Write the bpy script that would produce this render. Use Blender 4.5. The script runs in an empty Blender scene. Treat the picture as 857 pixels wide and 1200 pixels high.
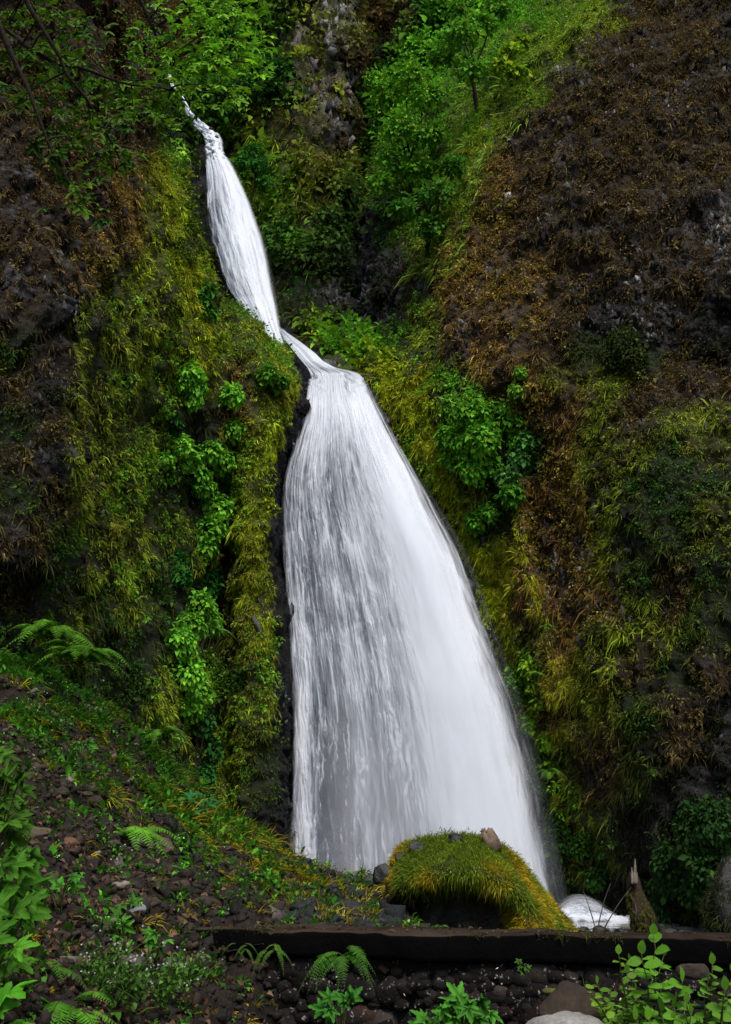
import bpy, math, random
import numpy as np
from mathutils import Vector
from mathutils.bvhtree import BVHTree
rng = np.random.default_rng(7); SKY, SUN = .15, 3.5
random.seed(7)
S = bpy.context.scene
COL = S.collection
# ------------------------------------------------------------------ camera
F = 1287.0; TH = math.radians(17.0); CZ = 1.6
cT, sT = math.cos(TH), math.sin(TH)
cam = bpy.data.cameras.new('camera'); co = bpy.data.objects.new('camera', cam); COL.objects.link(co)
co.location = (0, 0, CZ); co.rotation_euler = (math.radians(90) + TH, 0, 0)
cam.sensor_fit = 'VERTICAL'; cam.sensor_height = 24; cam.lens = 24 * F / 1200
cam.clip_start = 0.1; cam.clip_end = 2000
S.camera = co

def P(u, v, Y):
    """a surveyed point of the place: bearing (u, v) taken from the path, at distance Y ahead"""
    u = np.asarray(u, float); v = np.asarray(v, float); Y = np.asarray(Y, float)
    dx = (u - 428.5) / F; dv = (600 - v) / F
    k = Y / (cT - dv * sT)
    return np.stack(np.broadcast_arrays(k * dx, Y, CZ + k * (sT + dv * cT)), -1)
def UV(p):
    x = p[..., 0]; y = p[..., 1]; z = p[..., 2] - CZ
    d = y * cT + z * sT; d = np.where(d < .1, .1, d)
    return 428.5 + F * x / d, 600 - F * (-y * sT + z * cT) / d
# ------------------------------------------------------------------ noise
def _h(ix, iy, iz, s):
    h = (ix.astype(np.uint32) * np.uint32(374761393) + iy.astype(np.uint32) * np.uint32(668265263)
         + iz.astype(np.uint32) * np.uint32(2147483647 - 1274126177) + np.uint32((s * 974711 + 12345) & 0xffffffff))
    h = (h ^ (h >> np.uint32(13))) * np.uint32(1274126177)
    h = h ^ (h >> np.uint32(16)); h = h * np.uint32(2246822519); h = h ^ (h >> np.uint32(15))
    return (h & np.uint32(0xffffff)).astype(np.float64) / 0xffffff
def vnoise(p, s=0):
    i = np.floor(p).astype(np.int64); f = p - i; f = f * f * f * (f * (f * 6 - 15) + 10)
    r = 0
    for a in (0, 1):
        wa = f[..., 0] if a else 1 - f[..., 0]
        for b in (0, 1):
            wb = f[..., 1] if b else 1 - f[..., 1]
            for c in (0, 1):
                wc = f[..., 2] if c else 1 - f[..., 2]
                r = r + wa * wb * wc * _h(i[..., 0] + a, i[..., 1] + b, i[..., 2] + c, s)
    return r * 2 - 1
def fbm(p, o=4, s=0, g=.5):
    r = 0; a = 1; t = 0
    for k in range(o):
        r = r + a * vnoise(p * (2.03 ** k) + 17.3 * k, s + k); t += a; a *= g
    return r / t
def worley(p, s=0):
    i = np.floor(p).astype(np.int64)
    d1 = np.full(p.shape[:-1], 9.); d2 = d1.copy(); idc = np.zeros(p.shape[:-1])
    for a in (-1, 0, 1):
        for b in (-1, 0, 1):
            for c in (-1, 0, 1):
                x, y, z = i[..., 0] + a, i[..., 1] + b, i[..., 2] + c
                q = np.stack([x + _h(x, y, z, s), y + _h(x, y, z, s + 1), z + _h(x, y, z, s + 2)], -1)
                d = np.sqrt(((q - p) ** 2).sum(-1))
                m = d < d1
                d2 = np.where(m, d1, np.minimum(d2, d)); idc = np.where(m, _h(x, y, z, s + 3), idc); d1 = np.where(m, d, d1)
    return d1, d2, idc
def sm(a, b, x):
    t = np.clip((x - a) / (b - a), 0, 1); return t * t * (3 - 2 * t)
def nrm(a): return a / np.maximum(np.linalg.norm(a, axis=-1, keepdims=True), 1e-9)
# ------------------------------------------------------------------ mesh collector
class M:
    def __init__(s): s.v = []; s.q = []; s.t = []; s.c = []; s.n = 0
    def add(s, v, q=None, t=None, c=(1, 1, 1)):
        v = np.asarray(v, float).reshape(-1, 3); c = np.asarray(c, float)
        if c.ndim == 1: c = np.broadcast_to(c, v.shape)
        s.v.append(v); s.c.append(c.reshape(-1, 3))
        if q is not None and len(q): s.q.append(np.asarray(q, np.int64).reshape(-1, 4) + s.n)
        if t is not None and len(t): s.t.append(np.asarray(t, np.int64).reshape(-1, 3) + s.n)
        s.n += len(v); return s
    def build(s, name, mat, parent=None, smooth=False, extra=None):
        v = np.concatenate(s.v); c = np.concatenate(s.c)
        if parent is not None: v = v - np.array(parent.location)
        q = np.concatenate(s.q) if s.q else np.zeros((0, 4), np.int64)
        t = np.concatenate(s.t) if s.t else np.zeros((0, 3), np.int64)
        me = bpy.data.meshes.new(name)
        me.vertices.add(len(v)); me.vertices.foreach_set('co', v.astype(np.float32).ravel())
        li = np.concatenate([q.ravel(), t.ravel()]).astype(np.int32)
        me.loops.add(len(li)); me.loops.foreach_set('vertex_index', li)
        nf = len(q) + len(t); me.polygons.add(nf)
        ls = np.concatenate([np.arange(len(q)) * 4, len(q) * 4 + np.arange(len(t)) * 3]).astype(np.int32)
        me.polygons.foreach_set('loop_start', ls)
        try: me.polygons.foreach_set('loop_total', np.concatenate([np.full(len(q), 4), np.full(len(t), 3)]).astype(np.int32))
        except Exception: pass
        me.update(calc_edges=True)
        a = me.color_attributes.new('Col', 'FLOAT_COLOR', 'POINT')
        a.data.foreach_set('color', np.concatenate([np.clip(c, 0, 1), np.ones((len(c), 1)) if extra is None else np.asarray(extra).reshape(-1, 1)], 1).astype(np.float32).ravel())
        if smooth: me.polygons.foreach_set('use_smooth', np.ones(nf, bool))
        me.materials.append(mat)
        o = bpy.data.objects.new(name, me); COL.objects.link(o)
        if parent is not None: o.parent = parent
        return o
def empty(name, loc, label, cat, group=None):
    o = bpy.data.objects.new(name, None); COL.objects.link(o)
    o.location = tuple(float(x) for x in loc); o.empty_display_size = .2
    return tag(o, label, cat, group)
def tag(o, label=None, cat=None, group=None, kind=None):
    for k, val in (('label', label), ('category', cat), ('group', group), ('kind', kind)):
        if val: o[k] = val
    return o
def gridq(nv, nu):
    i = np.arange(nv - 1)[:, None] * nu + np.arange(nu - 1)[None]
    return np.stack([i, i + nu, i + nu + 1, i + 1], -1).reshape(-1, 4)
# ------------------------------------------------------------------ materials
def mat(name, rough=.8, spec=.3, transl=0., bump=0., bscale=30., var=.3, vscale=8., lichen=0., lscale=25., lcol=(.3, .3, .28)):
    m = bpy.data.materials.new(name); m.use_nodes = True; nt = m.node_tree; N = nt.nodes; L = nt.links
    b = N['Principled BSDF']; out = N['Material Output']
    at = N.new('ShaderNodeAttribute'); at.attribute_name = 'Col'
    tc = N.new('ShaderNodeTexCoord'); geo = N.new('ShaderNodeNewGeometry')
    no = N.new('ShaderNodeTexNoise'); no.inputs['Scale'].default_value = vscale; no.inputs['Detail'].default_value = 9; no.inputs['Roughness'].default_value = .68
    L.new(geo.outputs['Position'], no.inputs['Vector'])
    mr = N.new('ShaderNodeMapRange'); mr.inputs[1].default_value = .25; mr.inputs[2].default_value = .75
    mr.inputs[3].default_value = 1 - var; mr.inputs[4].default_value = 1 + var
    L.new(no.outputs['Fac'], mr.inputs[0])
    mx = N.new('ShaderNodeVectorMath'); mx.operation = 'SCALE'
    L.new(at.outputs['Color'], mx.inputs[0]); L.new(mr.outputs[0], mx.inputs['Scale'])
    colout = mx.outputs[0]
    if lichen > 0:
        n2 = N.new('ShaderNodeTexNoise'); n2.inputs['Scale'].default_value = lscale; n2.inputs['Detail'].default_value = 5; n2.inputs['Roughness'].default_value = .7
        L.new(geo.outputs['Position'], n2.inputs['Vector'])
        m2 = N.new('ShaderNodeMapRange'); m2.inputs[1].default_value = 1 - lichen; m2.inputs[2].default_value = 1 - lichen + .06
        L.new(n2.outputs['Fac'], m2.inputs[0])
        mm = N.new('ShaderNodeMix'); mm.data_type = 'RGBA'; mm.inputs[7].default_value = (*lcol, 1)
        L.new(m2.outputs[0], mm.inputs[0]); L.new(colout, mm.inputs[6]); colout = mm.outputs[2]
    L.new(colout, b.inputs['Base Color'])
    b.inputs['Roughness'].default_value = rough; b.inputs['Specular IOR Level'].default_value = spec
    if bump > 0:
        n3 = N.new('ShaderNodeTexNoise'); n3.inputs['Scale'].default_value = bscale; n3.inputs['Detail'].default_value = 8; n3.inputs['Roughness'].default_value = .65
        L.new(geo.outputs['Position'], n3.inputs['Vector'])
        bp = N.new('ShaderNodeBump'); bp.inputs['Strength'].default_value = 1; bp.inputs['Distance'].default_value = bump
        L.new(n3.outputs['Fac'], bp.inputs['Height']); L.new(bp.outputs[0], b.inputs['Normal'])
    if transl > 0:
        tr = N.new('ShaderNodeBsdfTranslucent'); L.new(colout, tr.inputs['Color'])
        ms = N.new('ShaderNodeMixShader'); ms.inputs[0].default_value = transl
        L.new(b.outputs[0], ms.inputs[1]); L.new(tr.outputs[0], ms.inputs[2]); L.new(ms.outputs[0], out.inputs['Surface'])
    return m
m_cliff = mat('cliff_rock_and_soil', rough=.8, spec=.2, bump=.09, bscale=12, var=.8, vscale=11)
m_wet = mat('wet_basalt', rough=.45, spec=.4, bump=.04, bscale=8, var=.5, vscale=4)
m_blade = mat('moss_blades', rough=.7, spec=.15, transl=.25, var=.35, vscale=1.2)
m_leaf = mat('green_leaves', rough=.75, spec=.1, transl=.3, var=.25, vscale=2.5)
m_leafn = mat('broad_leaves', rough=.6, spec=.15, transl=.3, var=.2, vscale=14, bump=.002, bscale=60)
m_bark = mat('mossy_bark', rough=.9, spec=.1, bump=.02, bscale=25, var=.5, vscale=14)
m_stone = mat('scree_stone', rough=.8, spec=.25, bump=.012, bscale=30, var=.45, vscale=9)
m_wall = mat('lichen_spotted_stone', rough=.85, spec=.15, bump=.02, bscale=18, var=.5, vscale=7, lichen=.40, lscale=34, lcol=(.24, .24, .24))
m_cap = mat('dark_stone_cap', rough=.95, spec=.02, bump=.008, bscale=40, var=.35, vscale=5)
m_gran = mat('pale_speckled_boulder', rough=.9, spec=.15, bump=.006, bscale=60, var=.35, vscale=70)
# ------------------------------------------------------------------ what grows where on the rock; lower-right dark cells paint in shade
CH = [
 'BBBBBllgyyBlLLLGYBBB',
 'BBBBBllgyRKLLLGYBBBB',
 'BBBBglglyyLLLlGBBBBB',
 'BBBBglGOORLLLYBBBBBB',
 'BBBbGgGGOOlLGbBBBBBB',
 'BBBbYgGGOglGGbBBBBRR',
 'BBbbYgGlGglGbbBBBRBR',
 'BBbOYYKggKKRbbbBBRBR',
 'BKOGOYGggKKGbbbBKRRK',
 'gBOOGYGGYLLGbbbBggBK',
 'BKOGGYbGYYYGLbbOOBBB',
 'gBOOGgbYKKYYLLbbOBOO',
 'BKOGGKGYKKGGYllbOOgO',
 'gBOGgKGYKKKGYlbbOggg',
 'BgGOGGGYKKKGYgbbOggO',
 'KgOGgGOYKKKKYYbbOgBg',
 'BggGggOOKKKKKYbbbOBg',
 'gGgggGOGKKKKKGObOOOg',
 'ggggGGgGKKKKKGLbOBgB',
 'ggggGgGGKKKKKKGBOgBK',
 'gggggGGgKKKKKKLgBgBK',
 'ggggggGgKKKKKKLGBgKK',
 'gggggggKKKKKKKLGgKKg',
 'gggggggKKKKKKKGGgKgg',
 'gggggggKKKKKKKKgKKgg',
 'KKKKKKKKKKKKKKKKKKKK']
TY = {  # base colour, blade A, blade B, blade density, leaf A, leaf B, leaf density, rockness
 'B': ((.02,.013,.007), (.15,.105,.035), (.06,.045,.017), 1., (.16,.115,.035), (.065,.045,.015), .3, .55),
 'b': ((.04,.026,.012), (.26,.17,.05), (.19,.10,.02), 1., (.28,.18,.045), (.15,.14,.02), .55, .35),
 'O': ((.028,.026,.007), (.17,.28,.018), (.24,.25,.018), 1.15, (.12,.19,.018), (.12,.10,.012), .2, .1),
 'G': ((.025,.04,.006), (.20,.32,.02), (.30,.33,.02), 1.1, (.12,.30,.02), (.13,.25,.02), .4, 0),
 'g': ((.01,.016,.005), (.045,.085,.010), (.07,.08,.010), .9, (.025,.08,.012), (.05,.10,.015), .4, .15),
 'Y': ((.05,.06,.008), (.40,.44,.014), (.22,.40,.016), 1.3, (.18,.32,.014), (.27,.32,.012), .25, 0),
 'L': ((.015,.03,.008), (.08,.2,.015), (.13,.26,.015), .6, (.09,.30,.02), (.14,.34,.022), 1.0, 0),
 'l': ((.01,.018,.006), (.03,.07,.009), (.04,.09,.01), .4, (.035,.12,.014), (.06,.16,.018), .8, .2),
 'R': ((.03,.027,.025), (.08,.055,.025), (.10,.06,.02), .8, (.09,.08,.05), (.10,.06,.02), .4, 1),
 'K': ((.009,.009,.009), (.015,.018,.008), (.025,.02,.01), .45, (.015,.03,.01), (.03,.03,.01), .25, .9),
 'y': ((.10,.10,.04), (.20,.20,.02), (.1,.1,.03), .35, (.2,.24,.02), (.1,.14,.02), .15, 1)}
KEYS = 'BbOGgYLlRKy'
TAB = np.array([[*TY[k][0], *TY[k][1], *TY[k][2], TY[k][3], *TY[k][4], *TY[k][5], TY[k][6], TY[k][7]] for k in KEYS])
MAPI = np.array([[KEYS.index(c) for c in r] for r in CH])
MAPA = TAB[MAPI]
def zone(p, warp=16.):
    """zone table at world points (interpolated between cells, edges broken up by noise)"""
    u, v = UV(p)
    w = np.stack([p[..., 0] * .55, p[..., 1] * .3, p[..., 2] * .55], -1)
    u = u + warp * 1.6 * fbm(w, 3, 91); v = v + warp * 1.6 * fbm(w, 3, 57)
    x = np.clip(u / 42.85 - .5, 0, 18.999); y = np.clip(v / 42.85 - .5, 0, MAPA.shape[0] - 1.001)
    i = np.floor(x).astype(int); j = np.floor(y).astype(int); fx = sm(.15, .85, x - i)[..., None]; fy = sm(.15, .85, y - j)[..., None]
    return (MAPA[j, i] * (1 - fx) + MAPA[j, i + 1] * fx) * (1 - fy) + (MAPA[j + 1, i] * (1 - fx) + MAPA[j + 1, i + 1] * fx) * fy
# ------------------------------------------------------------------ terrain patches
def cr(pts, n, axis):
    """Catmull-Rom resample along axis"""
    pts = np.moveaxis(pts, axis, 0); k = len(pts)
    t = np.linspace(0, k - 1.000001, n); i = np.floor(t).astype(int); f = (t - i)
    i = np.minimum(i, k - 2); sh = (n,) + (1,) * (pts.ndim - 1); f = f.reshape(sh)
    p1 = pts[i]; p2 = pts[i + 1]; p0 = np.where((i == 0).reshape(sh), 2 * p1 - p2, pts[np.maximum(i - 1, 0)])
    p3 = np.where((i == k - 2).reshape(sh), 2 * p2 - p1, pts[np.minimum(i + 2, k - 1)])
    m1 = (p2 - p0) * .38; m2 = (p3 - p1) * .38
    r = (2*f**3 - 3*f**2 + 1) * p1 + (f**3 - 2*f**2 + f) * m1 + (-2*f**3 + 3*f**2) * p2 + (f**3 - f**2) * m2
    return np.moveaxis(r, 0, axis)
def ctrl(rows):
    R = []
    for row in rows:
        if isinstance(row, tuple) and not isinstance(row[0], tuple):
            v, pts = row; R.append([P(a, v, Y) for a, Y in pts])
        else: R.append([P(a, v, Y) for a, v, Y in row])
    return np.array(R)
def normals(G):
    du = np.gradient(G, axis=1); dv = np.gradient(G, axis=0)
    n = nrm(np.cross(du, dv))
    flip = (n * (np.array([0, 0, CZ]) - G)).sum(-1) < 0
    # orient the whole sheet one way
    if flip.mean() > .5: n = -n
    return n
SURF = []
def patch(name, rows, nu, nv, amp=.5, rock=.35, colfn=None, material=None, lump=1., register=True, up=False):
    C_ = ctrl(rows)
    if up and name == 'scree_slope':   # let the sheet's outer borders run down into the ground
        a = C_[:1].copy(); a[..., 1] -= .4; a[..., 2] = -.2; C_ = np.concatenate([a, C_], 0)
        a = C_[:, :1].copy(); a[..., 0] -= .8; a[..., 2] = -.2; b_ = C_[:, -1:].copy(); b_[..., 0] += .3; b_[..., 2] = np.minimum(b_[..., 2], -.2); C_ = np.concatenate([a, C_, b_], 1)
    G = cr(cr(C_, nv, 0), nu, 1)
    n = normals(G)
    if up and n[..., 2].mean() < 0: n = -n
    z = zone(G)
    rk = z[..., 17]
    d = amp * fbm(G * np.array([.28, .28, .2]), 4, 3)
    w1, w2, wi = worley(G * np.array([.9, .9, .6]) + .3 * fbm(G * 1.3, 2, 5)[..., None], 11)
    x1, x2, xi = worley(G * np.array([2.6, 2.6, 1.7]), 21)
    d = d + rock * (.35 + .65 * rk) * ((wi - .5) * .8 + np.minimum(w2 - w1, .35) * .9 + (xi - .5) * .25 + np.minimum(x2 - x1, .3) * .35)
    d = d + .30 * lump * fbm(G * 1.9, 3, 31) + .12 * lump * np.abs(fbm(G * 6., 3, 33, .6))
    G = G + n * d[..., None]
    n2 = normals(G)
    if (n2 * n).sum(-1).mean() < 0: n2 = -n2
    c = z[..., :3] * (1 + .5 * fbm(G * 1.6, 3, 41)[..., None])
    speck = sm(.10, .3, fbm(G * np.array([4.5, 4.5, 2.6]), 4, 43, .7)) * sm(-.25, .15, fbm(G * .5, 3, 47)) * rk
    grey = np.array([.15, .155, .165]) * (z[..., :3].mean(-1, keepdims=True) / .025).clip(.2, 1.)
    c = c * (1 - speck[..., None]) + grey * speck[..., None]
    if colfn is not None: c = colfn(G, c, z)
    mb = M(); q = gridq(nv, nu)
    a = G.reshape(-1, 3); fn = np.cross(a[q[0, 1]] - a[q[0, 0]], a[q[0, 3]] - a[q[0, 0]])
    if (fn * n2[0, 0]).sum() < 0: q = q[:, ::-1]
    mb.add(G, q=q, c=c)
    o = mb.build(name, material or m_cliff, smooth=True); tag(o, kind='structure')
    if register:
        st = 3; H = G[::st, ::st]; SURF.append((name, BVHTree.FromPolygons(H.reshape(-1, 3).tolist(), gridq(*H.shape[:2]).tolist()), G, n2))
    return G, n2
CAM = Vector((0, 0, CZ))
def hit(u, v, only=None, miss=25.):
    d = Vector(P(u, v, 1.0).tolist()) - CAM; d.normalize(); best = None
    for nm, b, G, n in SURF:
        if only and nm not in only: continue
        h = b.ray_cast(CAM, d)
        if h[0] is not None and (best is None or h[3] < best[2]):
            nn = h[1] if h[1].dot(d) < 0 else -h[1]
            best = (np.array(h[0]), np.array(nn), h[3])
    if best is None: return P(u, v, miss), np.array([0, -1., 0])
    return best[0], best[1]

left = [
 (-80, [(-200,13),(0,15),(60,16.5),(80,17),(120,18.5),(150,21),(175,24),(180,32)]),
 (60, [(-200,13),(0,15),(60,16.5),(85,17),(125,18.7),(158,21),(180,24),(184,32)]),
 (180, [(-200,12.5),(0,14.5),(60,16),(90,17),(130,19),(165,21),(188,24),(192,32)]),
 (270, [(-200,12.5),(0,14.3),(62,15.5),(92,17),(140,19),(185,21.5),(212,24.2),(216,32)]),
 (350, [(-200,12),(0,14),(65,15),(95,17),(150,19.5),(200,22),(239,24.5),(244,32)]),
 (450, [(-200,12),(0,13.8),(68,14.5),(84,17.2),(150,20),(200,23),(254,25.4),(264,32)]),
 (560, [(-200,12),(0,13.6),(62,14.4),(78,17.6),(140,20.5),(200,24),(252,26.8),(274,32)]),
 (700, [(-200,12),(0,14),(30,15.5),(50,17.8),(120,20.5),(195,24),(255,27),(280,32)]),
 (850, [(-200,12.5),(0,15),(30,17),(50,18.5),(120,21),(200,24),(262,27),(290,32)]),
 (1000, [(-200,13),(0,16),(30,18),(50,19),(120,21.5),(200,24),(268,27),(300,32)]),
 (1150, [(-200,13),(0,16),(30,18),(50,19),(120,21.5),(200,24),(268,27),(300,32)])]
GL = patch('cliff_left', left, 260, 700, amp=.45, rock=.45)
but = [
 [(225,358,30.5),(262,360,30.5),(300,382,31),(328,408,31.5),(354,448,32),(366,450,34)],
 [(225,361,27.5),(262,364,26.6),(298,388,27),(326,414,28),(353,455,29.4),(366,462,33)],
 [(225,430,27.2),(262,430,26.2),(295,435,25.5),(325,450,26.2),(354,478,28.6),(366,484,33)],
 (540, [(225,28.5),(262,26.8),(290,25.6),(308,25.7),(331,28),(344,33)]),
 (640, [(225,28.5),(262,26.8),(285,25.6),(306,25.7),(327,27.8),(340,33)]),
 (800, [(225,28.5),(262,26.8),(287,25.6),(312,25.8),(337,27.8),(350,33)]),
 (900, [(230,28.5),(265,26.8),(290,25.6),(316,25.8),(339,27.7),(352,33)]),
 (1000, [(230,28.5),(265,26.8),(290,25.6),(316,25.8),(339,27.6),(352,33)]),
 (1120, [(230,28.5),(265,26.8),(290,25.6),(316,25.8),(339,27.6),(352,33)])]
def edge_u(v): return np.interp(v, [440,480,540,640,800,1000], [365,356,336,330,338,342])
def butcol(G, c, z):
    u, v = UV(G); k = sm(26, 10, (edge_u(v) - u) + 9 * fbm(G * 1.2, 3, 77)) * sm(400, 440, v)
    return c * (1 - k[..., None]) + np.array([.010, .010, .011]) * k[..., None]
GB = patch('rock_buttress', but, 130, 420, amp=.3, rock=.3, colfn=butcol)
back = [
 (-90, [(80,40),(190,44),(235,48),(300,46),(350,44),(400,43),(425,47),(460,46),(560,44),(660,44),(900,46)]),
 (60, [(80,39),(190,42.5),(225,45),(295,45),(350,43),(400,42.5),(425,47),(460,44),(560,43),(660,43),(900,45)]),
 (150, [(80,38),(190,40),(228,43),(290,43.5),(345,41),(400,41),(423,46),(455,43),(540,42),(640,42),(900,44)]),
 (250, [(80,36),(195,38),(240,41),(300,41.5),(345,39.5),(402,40),(422,47),(440,43),(540,41),(600,41),(900,44)]),
 (350, [(80,35),(215,36.5),(250,38.5),(300,38.8),(350,38),(402,39),(422,45),(440,41),(540,40),(600,40),(900,44)]),
 (400, [(80,34),(240,35),(280,36),(325,36.3),(352,35.8),(400,35.5),(425,36),(450,36),(540,38),(600,40),(900,43)]),
 (442, [(80,33),(240,33.5),(300,33),(330,32.8),(352,32.3),(385,31.6),(425,31.8),(450,32),(540,38),(600,40),(900,43)]),
 (490, [(80,33),(240,33),(300,32),(330,32),(352,32),(385,31.8),(425,31.8),(450,32),(540,38),(600,40),(900,43)])]
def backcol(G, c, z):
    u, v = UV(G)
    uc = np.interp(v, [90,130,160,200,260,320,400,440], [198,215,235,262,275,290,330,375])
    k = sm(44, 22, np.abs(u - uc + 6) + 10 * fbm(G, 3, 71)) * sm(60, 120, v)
    k2 = sm(17, 9, np.abs(u - 424 + 4 * fbm(G * .8, 2, 5))) * sm(190, 225, v) * sm(392, 370, v); k = np.maximum(k, k2)  # k2: shade of the crevice painted on as near-black
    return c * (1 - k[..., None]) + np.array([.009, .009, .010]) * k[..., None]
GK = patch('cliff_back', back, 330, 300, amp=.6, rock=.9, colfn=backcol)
right = [
 (-90, [(600,46),(640,42),(700,38),(775,33),(805,31),(835,30),(910,28.5),(1250,25)]),
 (0, [(560,46),(600,42),(660,37),(722,32.5),(760,31),(800,30),(870,28),(1200,24)]),
 (70, [(500,46),(540,41),(585,36),(628,32.5),(680,30.5),(760,29),(870,27),(1200,23)]),
 (170, [(430,46),(460,40),(510,36),(560,32),(620,30),(720,28),(870,26),(1200,22)]),
 (300, [(408,44),(434,38.5),(480,35),(528,31),(590,29.3),(700,27.3),(870,25),(1200,21)]),
 (390, [(408,42),(438,36),(475,33.5),(520,30.5),(590,28.8),(700,26.8),(870,24.5),(1200,20.5)]),
 (450, [(400,36),(430,32.4),(470,31),(520,29.6),(590,28.3),(700,26.4),(870,24),(1200,20)]),
 (560, [(450,34),(480,30.7),(525,29.6),(600,28),(622,28.6),(720,25.6),(870,23),(1200,19.5)]),
 (640, [(495,34),(522,30.2),(570,29),(612,27.6),(632,28.2),(730,25),(870,22.5),(1200,19)]),
 (800, [(545,33),(575,29.4),(612,28.4),(645,27.2),(680,26.3),(740,24.4),(870,22),(1200,18.5)]),
 (950, [(590,33),(610,29.2),(640,28.2),(665,27),(700,26),(750,24.4),(870,21.5),(1200,18)]),
 (1110, [(610,33),(630,29),(660,28.2),(685,27.2),(720,26.2),(770,24.6),(870,21.5),(1200,18)])]
def red(v): return np.interp(v, [440,500,570,640,730,810,900,980,1055], [425,455,500,540,572,600,625,640,655])
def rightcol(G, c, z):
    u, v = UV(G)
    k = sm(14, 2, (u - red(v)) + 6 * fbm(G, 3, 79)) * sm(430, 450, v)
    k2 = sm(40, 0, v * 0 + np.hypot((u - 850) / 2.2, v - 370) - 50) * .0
    k = np.maximum(k, sm(20, 12, np.abs(u - 424)) * sm(200, 235, v) * sm(392, 370, v))  # crevice shade painted on this side too
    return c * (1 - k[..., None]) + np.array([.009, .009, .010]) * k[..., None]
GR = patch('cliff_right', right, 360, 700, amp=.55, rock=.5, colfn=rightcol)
# rock behind the lower fall
LE = ([440,470,500,530,560,600,640,740,850,940,1005,1075], [363,358,352,340,331,330,331,338,343,341,339,338])
RE = ([440,500,570,640,730,810,900,980,1055,1085], [425,455,495,534,566,597,624,642,656,664])
OFF = np.linspace(-26, 26, 11)
def le(v): return sum(np.interp(v + o, *LE) for o in OFF) / 11
def re_(v): return sum(np.interp(v + o, *RE) for o in OFF) / 11
def wy(v): return sum(np.interp(v + o, [340,380,440,480,520,560,640,800,1080,1300], [38,34.8,30.5,29.8,29.4,29.0,28.4,27.6,27.0,26.6]) for o in OFF) / 11
rows = []
for v in (425, 470, 520, 580, 660, 760, 880, 1000, 1120):
    a, b = le(v) - 30, re_(v) + 20
    rows.append((v, [(a + (b - a) * f, wy(v) + .75 + .7 * abs(f - .5) + (1.6 if f in (0, 1) else 0)) for f in (0, .12, .3, .5, .7, .88, 1)]))
def wetcol(G, c, z): return np.array([.02, .022, .026]) * (1 + .5 * fbm(G * 1.5, 3, 9)[..., None])
GW = patch('cliff_behind_fall', rows, 130, 330, amp=.15, rock=.35, colfn=wetcol, material=m_wet)

# scree slope on the left, bank behind the wall
A = [
 [(-420,1500,2.2),(-250,1500,2.6),(0,1500,3.0),(60,1500,3.1),(130,1500,3.2),(200,1500,3.4),(260,1500,3.6),(330,1650,3.8)],
 [(-400,1150,3.2),(-200,1180,3.6),(0,1200,4.3),(60,1210,4.6),(130,1220,5.0),(200,1230,5.4),(260,1250,5.7),(330,1400,5.6)],
 [(-400,1030,4.4),(-200,1060,4.8),(0,1100,5.5),(60,1110,5.8),(130,1120,6.1),(200,1130,6.4),(250,1140,6.5),(320,1300,6.45)],
 [(-400,920,6.),(-200,950,6.4),(0,1000,7.2),(60,1010,7.5),(130,1030,7.8),(200,1052,7.8),(255,1080,7.6),(300,1100,7.4)],
 [(-400,810,8.),(-200,840,8.4),(0,890,9.4),(60,905,9.9),(130,945,10.4),(200,985,11.0),(258,1028,11.2),(310,1062,11.5)],
 [(-400,660,11.),(-200,700,11.5),(-20,772,12.6),(50,800,13.4),(122,848,14.6),(195,905,16.2),(256,950,17.6),(310,995,18.8)],
 [(-400,680,15.),(-200,720,15),(-20,800,15),(50,828,16),(122,878,17.4),(195,935,19),(256,980,20.5),(310,1018,22)]]
def screecol(G, c, z):
    u, v = UV(G)
    n = fbm(G * 1.7, 3, 61)
    base = np.array([.022, .015, .011]) * (1 + .6 * n[..., None])
    return base
GA = patch('scree_slope', A, 300, 300, amp=.12, rock=.12, colfn=screecol, lump=.6, up=True)
Bk = [
 [(215,1110,6.9),(300,1110,6.9),(400,1113,6.9),(470,1122,6.9),(560,1135,6.9),(650,1140,6.9),(760,1140,6.9),(1350,1140,6.9)],
 [(215,1092,8.2),(300,1096,8.2),(400,1100,8.4),(470,1108,8.5),(560,1130,8.5),(650,1134,8.5),(760,1134,8.5),(1350,1134,8.5)],
 [(215,1040,10.8),(300,1068,10.8),(400,1080,11.3),(470,1092,11.5),(560,1124,11.5),(650,1126,11.5),(760,1126,12),(1350,1126,12)],
 [(215,970,15),(300,1022,15),(400,1052,15),(470,1068,15),(560,1096,15),(650,1116,15),(760,1118,15),(1350,1116,15)],
 [(230,935,18.5),(285,975,18.8),(345,1008,19.2),(405,1028,19.4),(470,1036,19),(560,1080,18.5),(650,1112,18),(1350,1112,18)],
 [(230,960,23),(285,1000,23),(345,1032,23),(405,1052,23),(470,1060,23),(560,1088,22),(650,1114,20),(1350,1112,20)]]
GBk = patch('stream_bank', Bk, 300, 240, amp=.07, rock=.05, colfn=screecol, lump=.25, up=True)
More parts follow.
